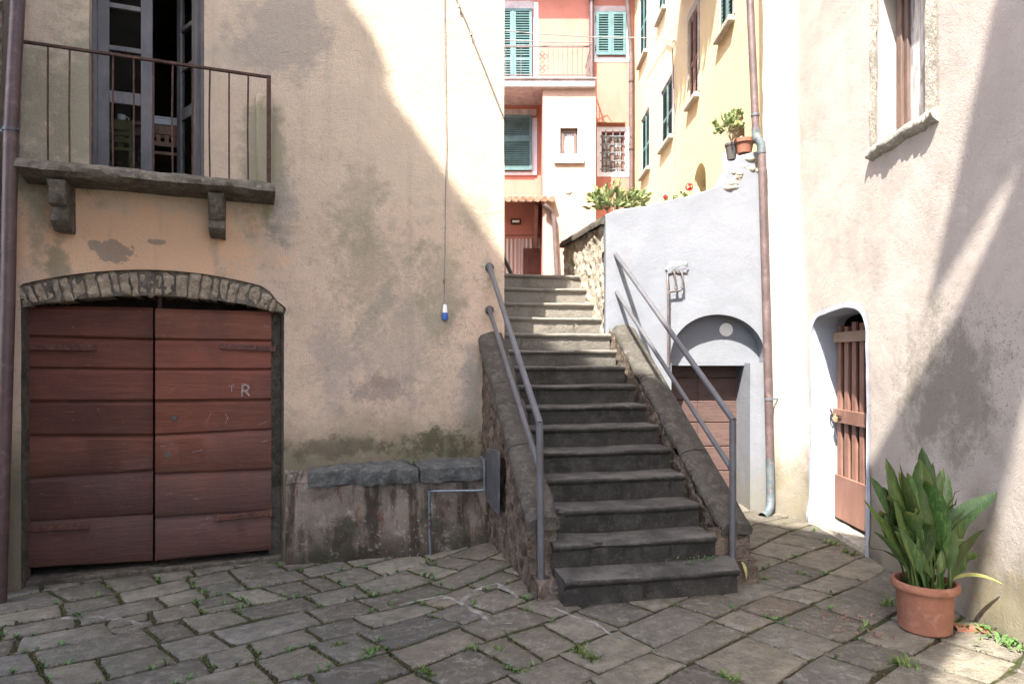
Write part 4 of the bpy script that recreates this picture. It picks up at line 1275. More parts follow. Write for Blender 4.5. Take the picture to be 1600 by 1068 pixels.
# ================================================================== RIGHT-HAND HOUSE
def right_house():
    t = thing('pinkish_house', 'sunlit pinkish plastered house with a slatted gate and a deep-set window', 'house', (4, 4, 0))
    def fn(a, z, d):
        Y = a
        b = 6.74 + .40 * sm(.5, 4.5, z)
        s = sm(b, 7.30, Y)
        lean = -.012 * z * s
        return Vector((xw(Y) + d - (xw(7.3) - 2.79) * s + lean, Y, z))
    ds = lambda a, z: .014 * fbm((a, z, 6), 1.0) + .005 * fbm((a, z, 6), 5) + .03 * sm(.35, -.1, z) * (.6 + fbm((a, z, 2), 5))
    # gate opening
    g0, g1 = wy(1356), wy(1269)
    zt = 2.06
    def rnd(pts, n=5):      # Chaikin rounding of the head
        for _ in range(2):
            q = [pts[0]]
            for a, b in zip(pts, pts[1:]): q += [(a[0] * .75 + b[0] * .25, a[1] * .75 + b[1] * .25), (a[0] * .25 + b[0] * .75, a[1] * .25 + b[1] * .75)]
            pts = q + [pts[-1]]
        return pts
    gate = [(g0, -.28)] + rnd([(g1, -.28), (g1, 1.70), (g1, 1.93), (g1 - .10, 2.05), (g1 - .32, 2.07), (g1 - .6, 2.09), (g0 + .40, 2.10), (g0 + .10, 2.06), (g0, 1.90), (g0, 1.66), (g0, 1.2)])
    w0, w1, wz = 4.72, 5.40, 3.36
    win = [(w0, wz), (w1, wz), (w1, 4.62), (w0, 4.62)]
    m = MB()
    m.sheet([(-.8, -.3), (7.32, -.3), (7.32, 8.8), (-.8, 8.8)], [gate, win], fn, .09, ds, [.30, .22])
    m.build('wall', M['rightwall'], t)
    # painted band round the gate
    def band(poly, w):
        cx = (g0 + g1) / 2; cz = .9
        out = []
        for a, z in poly:
            k_ = max(-1, min(1, (a - cx) / .35)); out.append((a + w * k_, z + w * sm(1.7, 2.0, z)))
        return out
    ob = band(gate, .045)
    m = MB()
    m.sheet(ob[1:] + [ob[0]] + [gate[0]] + gate[1:][::-1], [], lambda a, z, d: fn(a, z, d - .012), .05, ds)
    k = len(gate)
    vs = [fn(a, z, -.012 - ds(a, z)) for a, z in gate] + [fn(a, z, .297) + (Vector((0, -.004 if a > 6.2 else .004, -.004 if z > 1.8 else 0))) for a, z in gate]
    vs = [v + Vector((0, -.004 if v.y > 6.2 else .004, -.004 if v.z > 1.8 else 0)) for v in vs]
    m.add(vs, [(i, i + 1, k + i + 1, k + i) for i in range(1, k - 1)] + [(k - 1, 0, k, 2 * k - 1)])
    m.build('gate_surround', M['surround'], t, angle=40)
    # dark passage behind the gate
    m = MB(); X0 = xw(6) + .31
    m.box((X0 + 1.2, g0 - .3, -.2), (X0 + 1.25, g1 + .3, 2.5)); m.box((X0, g1 + .12, -.2), (X0 + 1.2, g1 + .2, 2.5)); m.box((X0, g0 - .2, -.2), (X0 + 1.2, g0 - .12, 2.5)); m.box((X0, g0 - .3, 2.2), (X0 + 1.2, g1 + .3, 2.3))
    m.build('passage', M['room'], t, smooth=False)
    m = MB()
    m.grid(lambda u, w: Vector((xw(g0 + (g1 - g0) * u) - .05 * (1 - w * 0) + .55 * w - .0, g0 + (g1 - g0) * u, .035 + .02 * u + .012 * fbm((u * 3, w * 3, 0), 2) - (.2 if w == 0 else 0))), 14, 8)
    m.build('threshold', M['pale_stone'], t, angle=50)
    # gate
    gx = .20
    G0, G1 = g0 + .05, g1 - .05
    gd = lambda y, d=0: Vector((xw(y) + gx + d, y, 0))
    gt = MB(); gz0 = .085
    # lower panel
    gt.obox(gd(G0) + Vector((0, 0, gz0)), gd(G1) - gd(G0), (.022, 0, 0), (0, 0, .42))
    go = gt.build('gate', M['gate'], t, bevel=.004)
    for k in range(7):
        y = G0 + .02 + (G1 - G0 - .11) * k / 6
        m = MB(); m.obox(gd(y, .022) + Vector((0, 0, gz0 + .1)), gd(y + .082) - gd(y), (.028, 0, 0), (0, 0, 1.97 - gz0 - .1 + .02 * math.sin(k * 2.1)))
        m.build('slat', M['gate'], go, bevel=.004)
    for (z, h) in ((1.80, .10), (1.02, .13)):
        m = MB(); m.obox(gd(G0, -.008) + Vector((0, 0, z)), gd(G1 + .02) - gd(G0), (.03, 0, 0), (0, 0, h)); m.build('rail', M['gatewood'] if z > 1.5 else M['gate'], go, bevel=.004)
    m = MB(); q = gd(G1 - .08, -.02) + Vector((0, 0, 1.075))
    m.obox(q + Vector((0, -.10, -.012)), (.006, 0, 0), (0, .26, 0), (0, 0, .03)); m.tube([q + Vector((-.02, .03, .02)), q + Vector((-.04, .03, .06)), q + Vector((-.03, .06, .07)), q + Vector((-.005, .07, .04))], .007, 8)
    m.build('hasp', M['rust'], go)
    m = MB(); m.obox(q + Vector((-.03, -.045, -.05)), (.022, 0, 0), (0, .05, .01), (0, -.008, .05)); m.tube([q + Vector((-.02, -.03, -.0)), q + Vector((-.02, -.03, .03)), q + Vector((-.02, -.0, .03)), q + Vector((-.02, .0, .0))], .005, 8)
    m.build('padlock', simple('old_brass', (.42, .33, .18), .2, 10, .4, .001, 40, .5, .5), go, bevel=.004)
    # window
    yo, yi = w0, w1
    fx = .13
    X = lambda y, d: Vector((xw(y) + d, y, 0))
    m = MB(); fwid = .075
    for y in (w0 - .0, w1 - fwid - .02): m.obox(X(y, fx) + Vector((0, 0, wz)), X(y + fwid, 0) - X(y, 0), (.07, 0, 0), (0, 0, 1.26))
    m.obox(X(w0 + fwid, fx) + Vector((0, 0, wz)), X(w1 - fwid - .02, 0) - X(w0 + fwid, 0), (.07, 0, 0), (0, 0, .06))
    m.obox(X(w0 + fwid, fx) + Vector((0, 0, wz + 1.2)), X(w1 - fwid - .02, 0) - X(w0 + fwid, 0), (.07, 0, 0), (0, 0, .06))
    wf = m.build('window_frame', M['winwood'], t, bevel=.006)
    m = MB(); c = (w0 + w1) / 2 - .01
    for y in (w0 + fwid + .005, w1 - fwid - .075): m.obox(X(y, fx + .02) + Vector((0, 0, wz + .06)), X(y + .05, 0) - X(y, 0), (.04, 0, 0), (0, 0, 1.14))
    m.obox(X(w0 + fwid + .055, fx + .02) + Vector((0, 0, wz + .06)), X(w1 - fwid - .075, 0) - X(w0 + fwid + .055, 0), (.04, 0, 0), (0, 0, .05))
    sh = m.build('sash', M['winwood'], t, bevel=.004)
    m = MB(); m.obox(X(w0 + fwid + .05, fx + .045) + Vector((0, 0, wz + .1)), X(w1 - fwid - .07, 0) - X(w0 + fwid + .05, 0), (.006, 0, 0), (0, 0, 1.1)); m.build('pane', M['palecurtain'], sh, smooth=False)
    # jamb stones and sill
    for (a, b) in ((w0 - .135, w0 - .002), (w1 + .002, w1 + .105)):
        m = MB()
        m.sheet([(a, wz - .06), (b, wz - .06), (b, 4.7), (a, 4.7)], [], lambda u, z, d: fn(u, z, d - .018), .04, lambda u, z: ds(u, z) + .006 * fbm((u, z, 4), 14))
        m.build('jamb_stone', M['pale_stone'], t)
    m = MB()
    pr = [(.2, .0), (-.03, -.005), (-.055, -.03), (-.05, -.07), (-.01, -.10), (.02, -.11)]
    def sill(u, k):
        d, z = pr[int(round(k * 5))]; y = w0 - .13 + (w1 - w0 + .24) * u
        w = .014 * fbm((y, d, 3), 7) + .01 * fbm((y, z, 3), 18)
        return fn(y, wz + z + w, d - ds(y, wz) * (d < .1) + w)
    m.grid(sill, 30, 5)
    for u in (0, 1): m.add([sill(u, k / 5) for k in range(6)], [tuple(range(6))])
    m.build('sill', M['pale_stone'], t, angle=60)
    # back end, roof
    m = MB(); m.box((2.84, 7.33, 2.0), (9, 7.6, 8.8)); m.box((8.9, -.8, -.3), (9, 7.3, 8.8)); m.build('back_wall', M['plain'], t, smooth=False)
    m = MB(); m.box((2.62, -1.0, 8.8), (9.2, 7.9, 8.95)); m.build('roof', M['tile'], t, smooth=False)
right_house()

# ================================================================== FAR HOUSES
Zv = Vector((0, 0, 1))
def shutter(O, U, N, w, h, mat, parent, mids=(.5,), name='shutter', pitch=.062):
    m = MB(); st = .065; th = .04
    for x in (0, w - st): m.obox(O + U * x, U * st, N * th, Zv * h)
    bars = [(0, .08), (h - .07, .07)] + [(h * k - .035, .07) for k in mids]
    for z, hh in bars: m.obox(O + U * st + Zv * z + N * .003, U * (w - 2 * st), N * (th - .006), Zv * hh)
    z = .085
    while z < h - .08:
        if not any(b - .02 < z < b + hh for b, hh in bars):
            m.obox(O + U * st + Zv * (z + .03) + N * .004, U * (w - 2 * st), N * .032 - Zv * .034, Zv * .008 + N * .006)
        z += pitch
    m.obox(O + U * st + N * -.004, U * (w - 2 * st), N * .004, Zv * h)
    return m.build(name, mat, parent, smooth=False)
def pair(O, U, N, w, h, mat, parent, mids=(.5,), pitch=.062):
    g = .006
    a = shutter(O, U, N, w / 2 - g, h, mat, parent, mids, pitch=pitch)
    b = shutter(O + U * (w / 2 + g), U, N, w / 2 - g, h, mat, parent, mids, pitch=pitch)
    m = MB(); m.obox(O + U * (w / 2 - .018) + N * .04, U * .036, N * .012, Zv * h); m.build('cover_strip', mat, a, smooth=False)
    return a, b

def coral_house():
    t = thing('coral_house', 'coral and pale pink house with teal shutters and a railed balcony above the stairs', 'house', (.5, 17, 2.66))
    Y = 17.0; YB = 15.95
    X = lambda px, y=Y: (px - 800) / FPX * y
    Z = lambda py, y=Y: H + (YH - py) / FPX * y
    U = Vector((1, 0, 0)); N = Vector((0, -1, 0))
    door = [(X(760), 2.5), (X(846, Y), 2.5), (X(846, Y), Z(372)), (X(760), Z(372))]
    bw = [(X(940), Z(270)), (X(975), Z(270)), (X(975), Z(206)), (X(940), Z(206))]
    m = MB()
    m.sheet([(-6, 2.5), (3.16, 2.5), (3.16, 11.6), (-6, 11.6)], [door, bw], lambda a, z, d: Vector((a, Y + d, z)), .3, lambda a, z: .006 * fbm((a, z, 0), 1), [.25, .18])
    m.build('wall', M['coral'], t)
    m = MB(); m.box((-6, 17.4, 2.5), (3.2, 24, 11.6)); m.build('rear_volume', M['coral'], t, smooth=False)
    # projecting bay
    bx0, bx1 = X(848, YB), X(931, YB)
    sw = [(X(875, YB), Z(246, YB)), (X(903, YB), Z(246, YB)), (X(903, YB), Z(200, YB)), (X(875, YB), Z(200, YB))]
    m = MB()
    zb = Z(136, YB)
    m.sheet([(bx0, 2.5), (bx1, 2.5), (bx1, zb), (bx0, zb)], [sw], lambda a, z, d: Vector((a, YB + d, z)), .25, lambda a, z: .006 * fbm((a, z, 3), 1), .14)
    m.build('bay_wall', M['pink'], t)
    m = MB(); m.add([(bx0, YB, 2.5), (bx0, Y, 2.5), (bx0, Y, zb), (bx0, YB, zb)], [(0, 1, 2, 3)]); m.add([(bx1, YB, 2.5), (bx1, Y, 2.5), (bx1, Y, zb), (bx1, YB, zb)], [(0, 1, 2, 3)]); m.build('bay_side', M['coral'], t, smooth=False)
    # bay window
    m = MB(); e = .035
    x0, x1, z0, z1 = sw[0][0], sw[1][0], sw[0][1], sw[2][1]
    def frame(m, x0, x1, z0, z1, y, w, th):
        m.box((x0, y, z0), (x0 + w, y + th, z1)); m.box((x1 - w, y, z0), (x1, y + th, z1)); m.box((x0 + w, y, z0), (x1 - w, y + th, z0 + w)); m.box((x0 + w, y, z1 - w), (x1 - w, y + th, z1))
    frame(m, x0, x1, z0, z1, YB + .08, .07, .05); frame(m, x0 + .04, x1 - .04, z0 + .04, z1 - .04, YB + .065, .05, .04)
    wf = m.build('window_frame', M['winwood'], t, smooth=False)
    m = MB(); m.box((x0 + .06, YB + .1, z0 + .06), (x1 - .06, YB + .106, z1 - .06)); m.build('pane', M['lace'], wf, smooth=False)
    m = MB(); frame(m, x0 - .1, x1 + .1, z0 - .02, z1 + .1, YB - .012, .1, .01); m.build('window_surround', M['trim'], t, smooth=False)
    m = MB(); m.box((x0 - .14, YB - .07, z0 - .15), (x1 + .14, YB - .0, z0 - .02)); m.build('sill', M['marble'], t, bevel=.008)
    m = MB(); c = Vector((X(888, YB), YB - .006, Z(297, YB))); m.lathe(c, [(.085, 0), (.085, .015), (.06, .03), (.05, .012), (.03, .012), (.025, .025), (0, .025)], 24, (Vector((1, 0, 0)), Zv, Vector((0, -1, 0))))
    m.build('wall_vent', M['white_plastic'], t)
    # balcony
    yb = 15.82
    zs = Z(124, yb)
    m = MB(); m.box((-5, yb, zs - .17), (X(930, yb), Y, zs)); m.box((-5, yb - .04, zs), (X(932, yb), Y, zs + .035)); m.build('balcony_slab', M['marble'], t, bevel=.01)
    zt = Z(72, yb); rx1 = X(925, yb); rx0 = -3.0
    m = MB(); m.box((rx0, yb + .05, zt), (rx1, yb + .08, zt + .035)); m.box((rx0, yb + .055, zs + .12), (rx1, yb + .075, zs + .14))
    m.box((rx1 - .03, yb + .08, zt), (rx1, Y, zt + .035)); m.box((rx1 - .03, yb + .08, zs + .12), (rx1 - .01, Y, zs + .14))
    ra = m.build('balcony_railing', M['copper'], t, smooth=False)
    xs = [X(857, yb) + k * X(807.6, yb) for k in range(9)] + [X(838, yb)] + [X(838, yb) - .12 * k for k in range(3, 18)]
    for x in xs:
        m = MB(); m.box((x - .007, yb + .058, zs), (x + .007, yb + .072, zt)); m.build('baluster', M['copper'], ra, smooth=False)
    for k in range(7):
        m = MB(); y = yb + .2 + .14 * k; m.box((rx1 - .028, y, zs), (rx1 - .014, y + .014, zt)); m.build('baluster', M['copper'], ra, smooth=False)
    m = MB(); m.box((rx1 - .03, yb + .04, zs), (rx1 + .01, yb + .08, zt + .06)); m.build('post', M['copper'], ra, smooth=False)
    for zc in (.33, .67):
        c = Vector((X(847.5, yb), yb + .065, zs + (zt - zs) * zc + .04)); m = MB()
        for (dx, dz) in ((.065, 0), (-.065, 0), (0, .065), (0, -.065)):
            q = c + Vector((dx, 0, dz)); m.tube([q + Vector((.055 * math.cos(a), 0, .055 * math.sin(a))) for a in [2 * math.pi * i / 14 for i in range(15)]], .007, 6)
        m.build('quatrefoil', M['copper'], ra)
    # shutters
    zb_ = zs + .05
    pair(Vector((X(772), Y - .05, zb_)), U, N, X(831) - X(772), Z(16) - zb_, M['shutter'], t, (.42,))
    m = MB(); m.box((X(768), Y - .03, Z(15)), (X(834), Y - .0, Z(2))); m.build('lintel', M['marble'], t, bevel=.01)
    m = MB(); m.box((X(834), Y - .012, zb_), (X(841), Y - .0, Z(4))); m.build('door_surround', M['trim'], t, smooth=False)
    z0 = Z(88); pair(Vector((X(931), Y - .05, z0)), U, N, X(977) - X(931), Z(21) - z0, M['shutter'], t, ())
    m = MB(); frame(m, X(927), X(984), Z(97), Z(12), Y - .012, .12, .011); m.build('window_surround', M['trim'], t, smooth=False)
    m = MB(); m.box((X(927), Y - .02, Z(20)), (X(984), Y, Z(10))); m.build('lintel', M['marble'], t, smooth=False)
    for (px, py) in ((930, 30), (930, 76), (979, 30), (983, 76)):
        m = MB(); m.box((X(px), Y - .06, Z(py) - .06), (X(px) + .03, Y, Z(py) + .06)); m.build('shutter_catch', M['rust'], t, smooth=False)
    # lower window: top leaf shut, lower leaf tilted outwards
    z0 = Z(268); zm = Z(219); z1 = Z(197); xa, xb = X(770), X(831)
    shutter(Vector((xa, Y - .05, zm)), U, N, xb - xa, z1 + .25 - zm, M['shutter_grey'], t, (), pitch=.055)
    m = MB(); shutter(Vector((xa, Y - .10, z0)), U, (N + Zv * .05).normalized(), xb - xa, zm - z0 + .0, M['shutter'], t, (), pitch=.055)
    m = MB(); m.box((xa - .1, Y - .05, z0 - .1), (xb + .12, Y, z0 - .01)); m.build('sill', M['trim'], t, bevel=.01)
    m = MB(); m.box((xb + .005, Y - .012, z0), (xb + .13, Y, z1 + .2)); m.build('window_surround', M['trim'], t, smooth=False)
    m = MB(); m.box((xa - .1, Y - .035, z1 + .25), (xb + .12, Y, z1 + .42)); m.build('lintel', M['marble'], t, bevel=.01)
    # barred window
    x0, x1, z0, z1 = bw[0][0], bw[1][0], bw[0][1], bw[2][1]
    m = MB(); frame(m, x0 - .12, x1 + .14, z0 - .1, z1 + .12, Y - .014, .115, .012); m.build('window_surround', M['trim'], t, smooth=False)
    m = MB()
    w = (x1 - x0) / 2
    for k in range(2):
        frame(m, x0 + k * w, x0 + (k + 1) * w, z0, z1, Y + .1, .055, .05)
        m.box((x0 + (k + .5) * w - .012, Y + .11, z0 + .05), (x0 + (k + .5) * w + .012, Y + .14, z1 - .05))
        for q in range(1, 5): m.box((x0 + k * w + .05, Y + .11, z0 + (z1 - z0) * q / 5 - .012), (x0 + (k + 1) * w - .05, Y + .141, z0 + (z1 - z0) * q / 5 + .012))
    wf = m.build('window_frame', M['winwood'], t, smooth=False)
    m = MB(); m.box((x0 + .03, Y + .13, z0 + .03), (x1 - .03, Y + .135, z1 - .03)); m.build('pane', M['lace'], wf, smooth=False)
    m = MB()
    for q in range(5):
        z = z0 + (z1 - z0) * (q + .4) / 5; m.box((x0 - .04, Y - .05, z - .012), (x1 + .03, Y - .03, z + .012))
    for q in range(3):
        x = x0 + (x1 - x0) * (q + .6) / 3.2; m.box((x - .01, Y - .03, z0 - .02), (x + .01, Y - .012, z1 + .04))
    m.build('window_bars', M['zinc'], t, smooth=False)
    m = MB(); m.box((x0 - .12, Y - .16, z1 + .18), (x1 + .02, Y, z1 + .20)); m.build('ledge', M['tile'], t, smooth=False)
    # tiled porch roof over the door
    ya = 15.78; za = Z(315, ya)
    m = MB(); xa, xb = -2.2, X(862, ya)
    m.hexa([(xa, ya, za), (xb, ya, za), (xb, Y, za + .32), (xa, Y, za + .32), (xa, ya, za + .05), (xb, ya, za + .05), (xb, Y, za + .37), (xa, Y, za + .37)])
    po = m.build('porch_roof', M['winwood'], t, smooth=False)
    m = MB(); x = xa
    while x < xb - .05:
        m.tube([Vector((x + .08, ya - .06, za + .05)), Vector((x + .08, Y, za + .39))], .07, 8); x += .17
    m.build('roof_tiles', M['tile'], po)
    m = MB(); m.prism([(X(834), Y, za - .9), (X(834), Y, za + .2), (X(834), ya + .4, za + .02), (X(834), ya + .4, za - .08), (X(834), Y - .1, za - .9)], (.08, 0, 0)); m.build('porch_bracket', M['gate'], t, smooth=False)
    # half door and wall lamp
    m = MB(); dx0, dx1 = X(818), X(856 - 11); zt = Z(388)
    m.box((dx0, Y - .04, 2.66), (X(857, 16.9), Y + .02, zt))
    frame(m, dx0 + .1, X(857, 16.9) - .1, zt - .95, zt - .1, Y - .05, .05, .012)
    m.build('half_door', M['door'], t, bevel=.006, attr='tint')
    m = MB(); m.box((X(845.5), Y - .06, 2.66), (X(858), Y - .02, Z(366))); m.build('door_frame', M['darkwood'], t, smooth=False)
    m = MB(); c = (X(806), Y, Z(347)); m.box((c[0] - .13, Y - .1, c[2] - .07), (c[0] + .13, Y, c[2] + .07)); la = m.build('wall_lamp', M['rust'], t, bevel=.02)
    m = MB(); m.box((c[0] - .09, Y - .115, c[2] - .03), (c[0] + .09, Y - .1, c[2] + .025)); m.build('lamp_glass', M['white_plastic'], la, smooth=False)
    # roof with overhang
    m = MB(); m.box((-6.3, Y - .62, 11.0 + .18), (3.2, 24.3, 11.35)); m.build('roof', M['tile'], t, smooth=False)
    c = thing('door_curtain', 'striped curtain hanging in the coral house doorway', 'curtain', (X(815), Y + .02, Z(370)))
    m = MB(); xa, xb = X(775), X(845); zt = Z(369)
    m.grid(lambda u, w: Vector((xa + (xb - xa) * u, Y + .03 + .035 * math.sin(u * 62) * (.4 + .6 * w), zt - (zt - 2.75) * w)), 150, 8); m.build('cloth', M['curtain'], c)
    m = MB(); m.tube([Vector((xa, Y + .0, zt + .02)), Vector((xb, Y + .0, zt + .02))], .012, 8); m.build('rod', M['darkwood'], c)
    # pipes on this house
    p = thing('drainpipe', 'dark drainpipe beside the upper balcony of the coral house', 'drainpipe', Vector((X(925), 16.9, 8)))
    m = MB(); m.tube([Vector((X(924.5, 16.85), 16.85, 11.1)), Vector((X(924.5, 16.85), 16.85, zs + .03))], .065, 12); m.build('pipe', M['brownpipe'], p)
    p = thing('drainpipe', 'tall brown drainpipe in the corner between the coral and yellow houses', 'drainpipe', Vector((2.98, 16.8, 2.7)))
    m = MB(); m.tube([Vector((2.78, 16.45, 11.2)), Vector((2.80, 16.5, 10.95)), Vector((2.96, 16.82, 9.6)), Vector((2.99, 16.85, 9.2)), Vector((2.99, 16.85, 2.66))], .055, 12); m.build('pipe', M['copper'], p)
    m = MB()
    for z in (8.6, 6.9, 5.0): m.lathe((2.99, 16.85, z), [(.055, -.02), (.065, -.02), (.065, .02), (.055, .02)], 12)
    m.build('bracket', M['rust'], p)
    p = thing('drainpipe', 'pinkish drainpipe running down from the tiled porch roof', 'drainpipe', Vector((X(867, 15.85), 15.85, 2.66)))
    y = 15.86
    m = MB(); m.tube([P(850, 320, 15.75), P(855, 324, 15.75), P(862, 331, y), P(866, 342, y), P(867, 360, y), P(871, 440, y), Vector((P(872, 440, y).x, y, 2.66))], .06, 12); m.build('pipe', M['copper'], p)
    # wires
    m = MB(); m.tube([P(770, 46, 15.6), P(840, 53, 15.7), P(925, 58, 16), P(1000, 59, 15), P(1040, 61, 13.4), Vector((3.06, 12.9, H + (YH - 64) / FPX * 12.9)), Vector((3.1, 12.7, H + (YH - 66) / FPX * 12.7))], .012, 6)
    prop(m.build('overhead_wire', M['cable']), 'thin overhead wire stretched from the coral house to the yellow house', 'wire')
    m = MB(); m.tube([P(770, 62, 15.72), P(840, 65, 15.72), P(880, 67, 15.72), P(926, 66, 15.85)], .014, 6)
    prop(m.build('washing_line', M['cable']), 'washing line strung just above the coral house balcony rail', 'washing line')
coral_house()

def yellow_house():
    XY = 3.1
    t = thing('yellow_house', 'sunlit yellow house with a row of shuttered windows above the white wall', 'house', (5, 12, 2.66))
    U = Vector((0, -1, 0)); N = Vector((-1, 0, 0))
    yv = lambda px: XY * FPX / (px - 800)
    zv = lambda px, py: H + (YH - py) / FPX * yv(px)
    wins = []   # near and far edge (Y), bottom, top, material
    def w(px0, px1, py_b, py_t, pxm=None):
        y1, y0 = yv(px0), yv(px1); m_ = pxm or (px0 + px1) / 2
        return (y0, y1, zv(m_, py_b), zv(m_, py_t))
    A = w(1003, 1015, 268, 178); B = w(1034, 1051, 222, 130); C = w(1077, 1091, 155, 20); D = w(1000, 1011, 90, -30); E = w(1029, 1040, 22, -110); F = w(1125, 1146, 42, -150)
    # arched openings at terrace level
    def archhole(y0, y1, zt, zb=2.66):
        c = (y0 + y1) / 2; r = (y1 - y0) / 2; n = 12
        return [(y0, zb), (y1, zb)] + [(c + r * math.cos(math.pi * i / n), zt - r + r * math.sin(math.pi * i / n)) for i in range(n + 1)]
    a1 = archhole(yv(1103), yv(1084), zv(1093, 256)); a2 = archhole(yv(1163), yv(1139), zv(1150, 176))
    holes = [a1, a2]
    for (y0, y1, z0, z1) in (A, B, C, D, E, F): holes.append([(y0, z0), (y1, z0), (y1, z1), (y0, z1)])
    m = MB()
    m.sheet([(7.7, 2.5), (17.0, 2.5), (17.0, 11.8), (7.7, 11.8)], holes, lambda a, z, d: Vector((XY + d, a, z)), .2, lambda a, z: .012 * fbm((a, z, 8), 1), [.3, .35] + [.06] * 6)
    m.build('wall', M['yellow'], t)
    m = MB(); m.box((XY + .3, 7.7, 2.5), (9, 17, 11.8)); m.build('rear_volume', M['yellow'], t, smooth=False)
    for k, (y0, y1, z0, z1) in enumerate((A, B, C, D, E, F)):
        mat = M['shutter_old'] if k == 2 else M['shutter_grey'] if k in (1,) else M['shutter']
        pair(Vector((XY + .05, y1, z0 + .0)), U, N, y1 - y0, z1 - z0, mat, t, (.45,), .058)
        m = MB(); m.box((XY - .09, y0 - .07, z0 - .09), (XY + .05, y1 + .07, z0 - .002)); m.build('sill', M['pale_stone'], t, bevel=.012)
        m = MB()
        m.box((XY - .014, y0 - .10, z0), (XY - .003, y0 - .002, z1 + .14)); m.box((XY - .014, y1 + .002, z0), (XY - .003, y1 + .10, z1 + .14)); m.box((XY - .014, y0 - .002, z1 + .003), (XY - .003, y1 + .002, z1 + .14))
        m.build('window_surround', M['pale_stone'] if k != 1 else M['marble'], t, smooth=False)
    m = MB(); m.box((XY + .24, a1[0][0], 2.66), (XY + .29, a1[1][0], 4.9)); m.box((XY + .28, a2[0][0], 2.66), (XY + .295, a2[1][0], 5.2)); m.build('door_leaf', M['darkwood'], t, smooth=False)
    # whitewashed base panel by the near arch
    m = MB(); y0, y1 = yv(1160), yv(1131); m.box((XY - .02, y0, 2.66), (XY - .004, y1, zv(1140, 232))); m.build('base_panel', M['trim'], t, smooth=False)
    # tiled canopy above the brown shuttered window
    zc = 8.35; ya, yb = 9.3, 12.1; pr = .55
    m = MB(); m.hexa([(XY - pr, ya, zc), (XY, ya, zc), (XY, yb, zc), (XY - pr, yb, zc), (XY - pr, ya, zc + .06), (XY, ya, zc + .3), (XY, yb, zc + .3), (XY - pr, yb, zc + .06)])
    co = m.build('canopy', M['tile'], t, smooth=False)
    m = MB(); y = ya + .06; k = 0
    while y < yb:
        m.tube([Vector((XY - pr - .05 - .09 * (k % 2), y, zc + .03)), Vector((XY, y, zc + .33))], .06, 8); y += .155; k += 1
    m.build('roof_tiles', M['tile'], co)
    m = MB(); m.box((XY - .5, 7.5, 11.8), (9.2, 17.0, 11.98)); m.build('roof', M['tile'], t, smooth=False)
    # iron hook with a hanging cord
    m = MB(); yy = 12.75; z0 = H + (YH - 64) / FPX * 12.75
    m.tube([Vector((XY, yy, z0)), Vector((XY - .06, yy, z0)), Vector((XY - .03, yy - .02, z0 - 1.2)), Vector((XY - .02, yy - .03, z0 - 2.3))], .012, 6)
    prop(m.build('hanging_cord', M['cable']), 'thin cord dangling from a hook on the yellow wall', 'cord')
yellow_house()

# ================================================================== PLANTS AND POTS
def leaf(mb, spine, widths, side, fold=.25, cols=3, tint=(1, 1, 1), tip=None, twist=0):
    """a blade along a spine; side = direction of its width"""
    n = len(spine); vs = []
    for i, p in enumerate(spine):
        d = (spine[min(i + 1, n - 1)] - spine[max(i - 1, 0)]).normalized()
        s = (side - d * side.dot(d)).normalized(); nn = d.cross(s)
        if twist: an = twist * i / n; s, nn = s * math.cos(an) + nn * math.sin(an), nn * math.cos(an) - s * math.sin(an)
        for k in range(cols):
            x = (k / (cols - 1) - .5) * 2
            vs.append(p + s * (x * widths[i] / 2) + nn * (abs(x) * fold * widths[i] / 2))
    n0 = len(mb.v); mb.v += vs
    for i in range(n - 1):
        mb.cur = tip if tip and i > n - 3 else tint
        for k in range(cols - 1):
            mb.f.append([n0 + i * cols + k, n0 + i * cols + k + 1, n0 + (i + 1) * cols + k + 1, n0 + (i + 1) * cols + k]); mb.c.append(mb.cur)
def bez(a, b, c, n=12): return [a.lerp(b, t / n).lerp(b.lerp(c, t / n), t / n) for t in range(n + 1)]

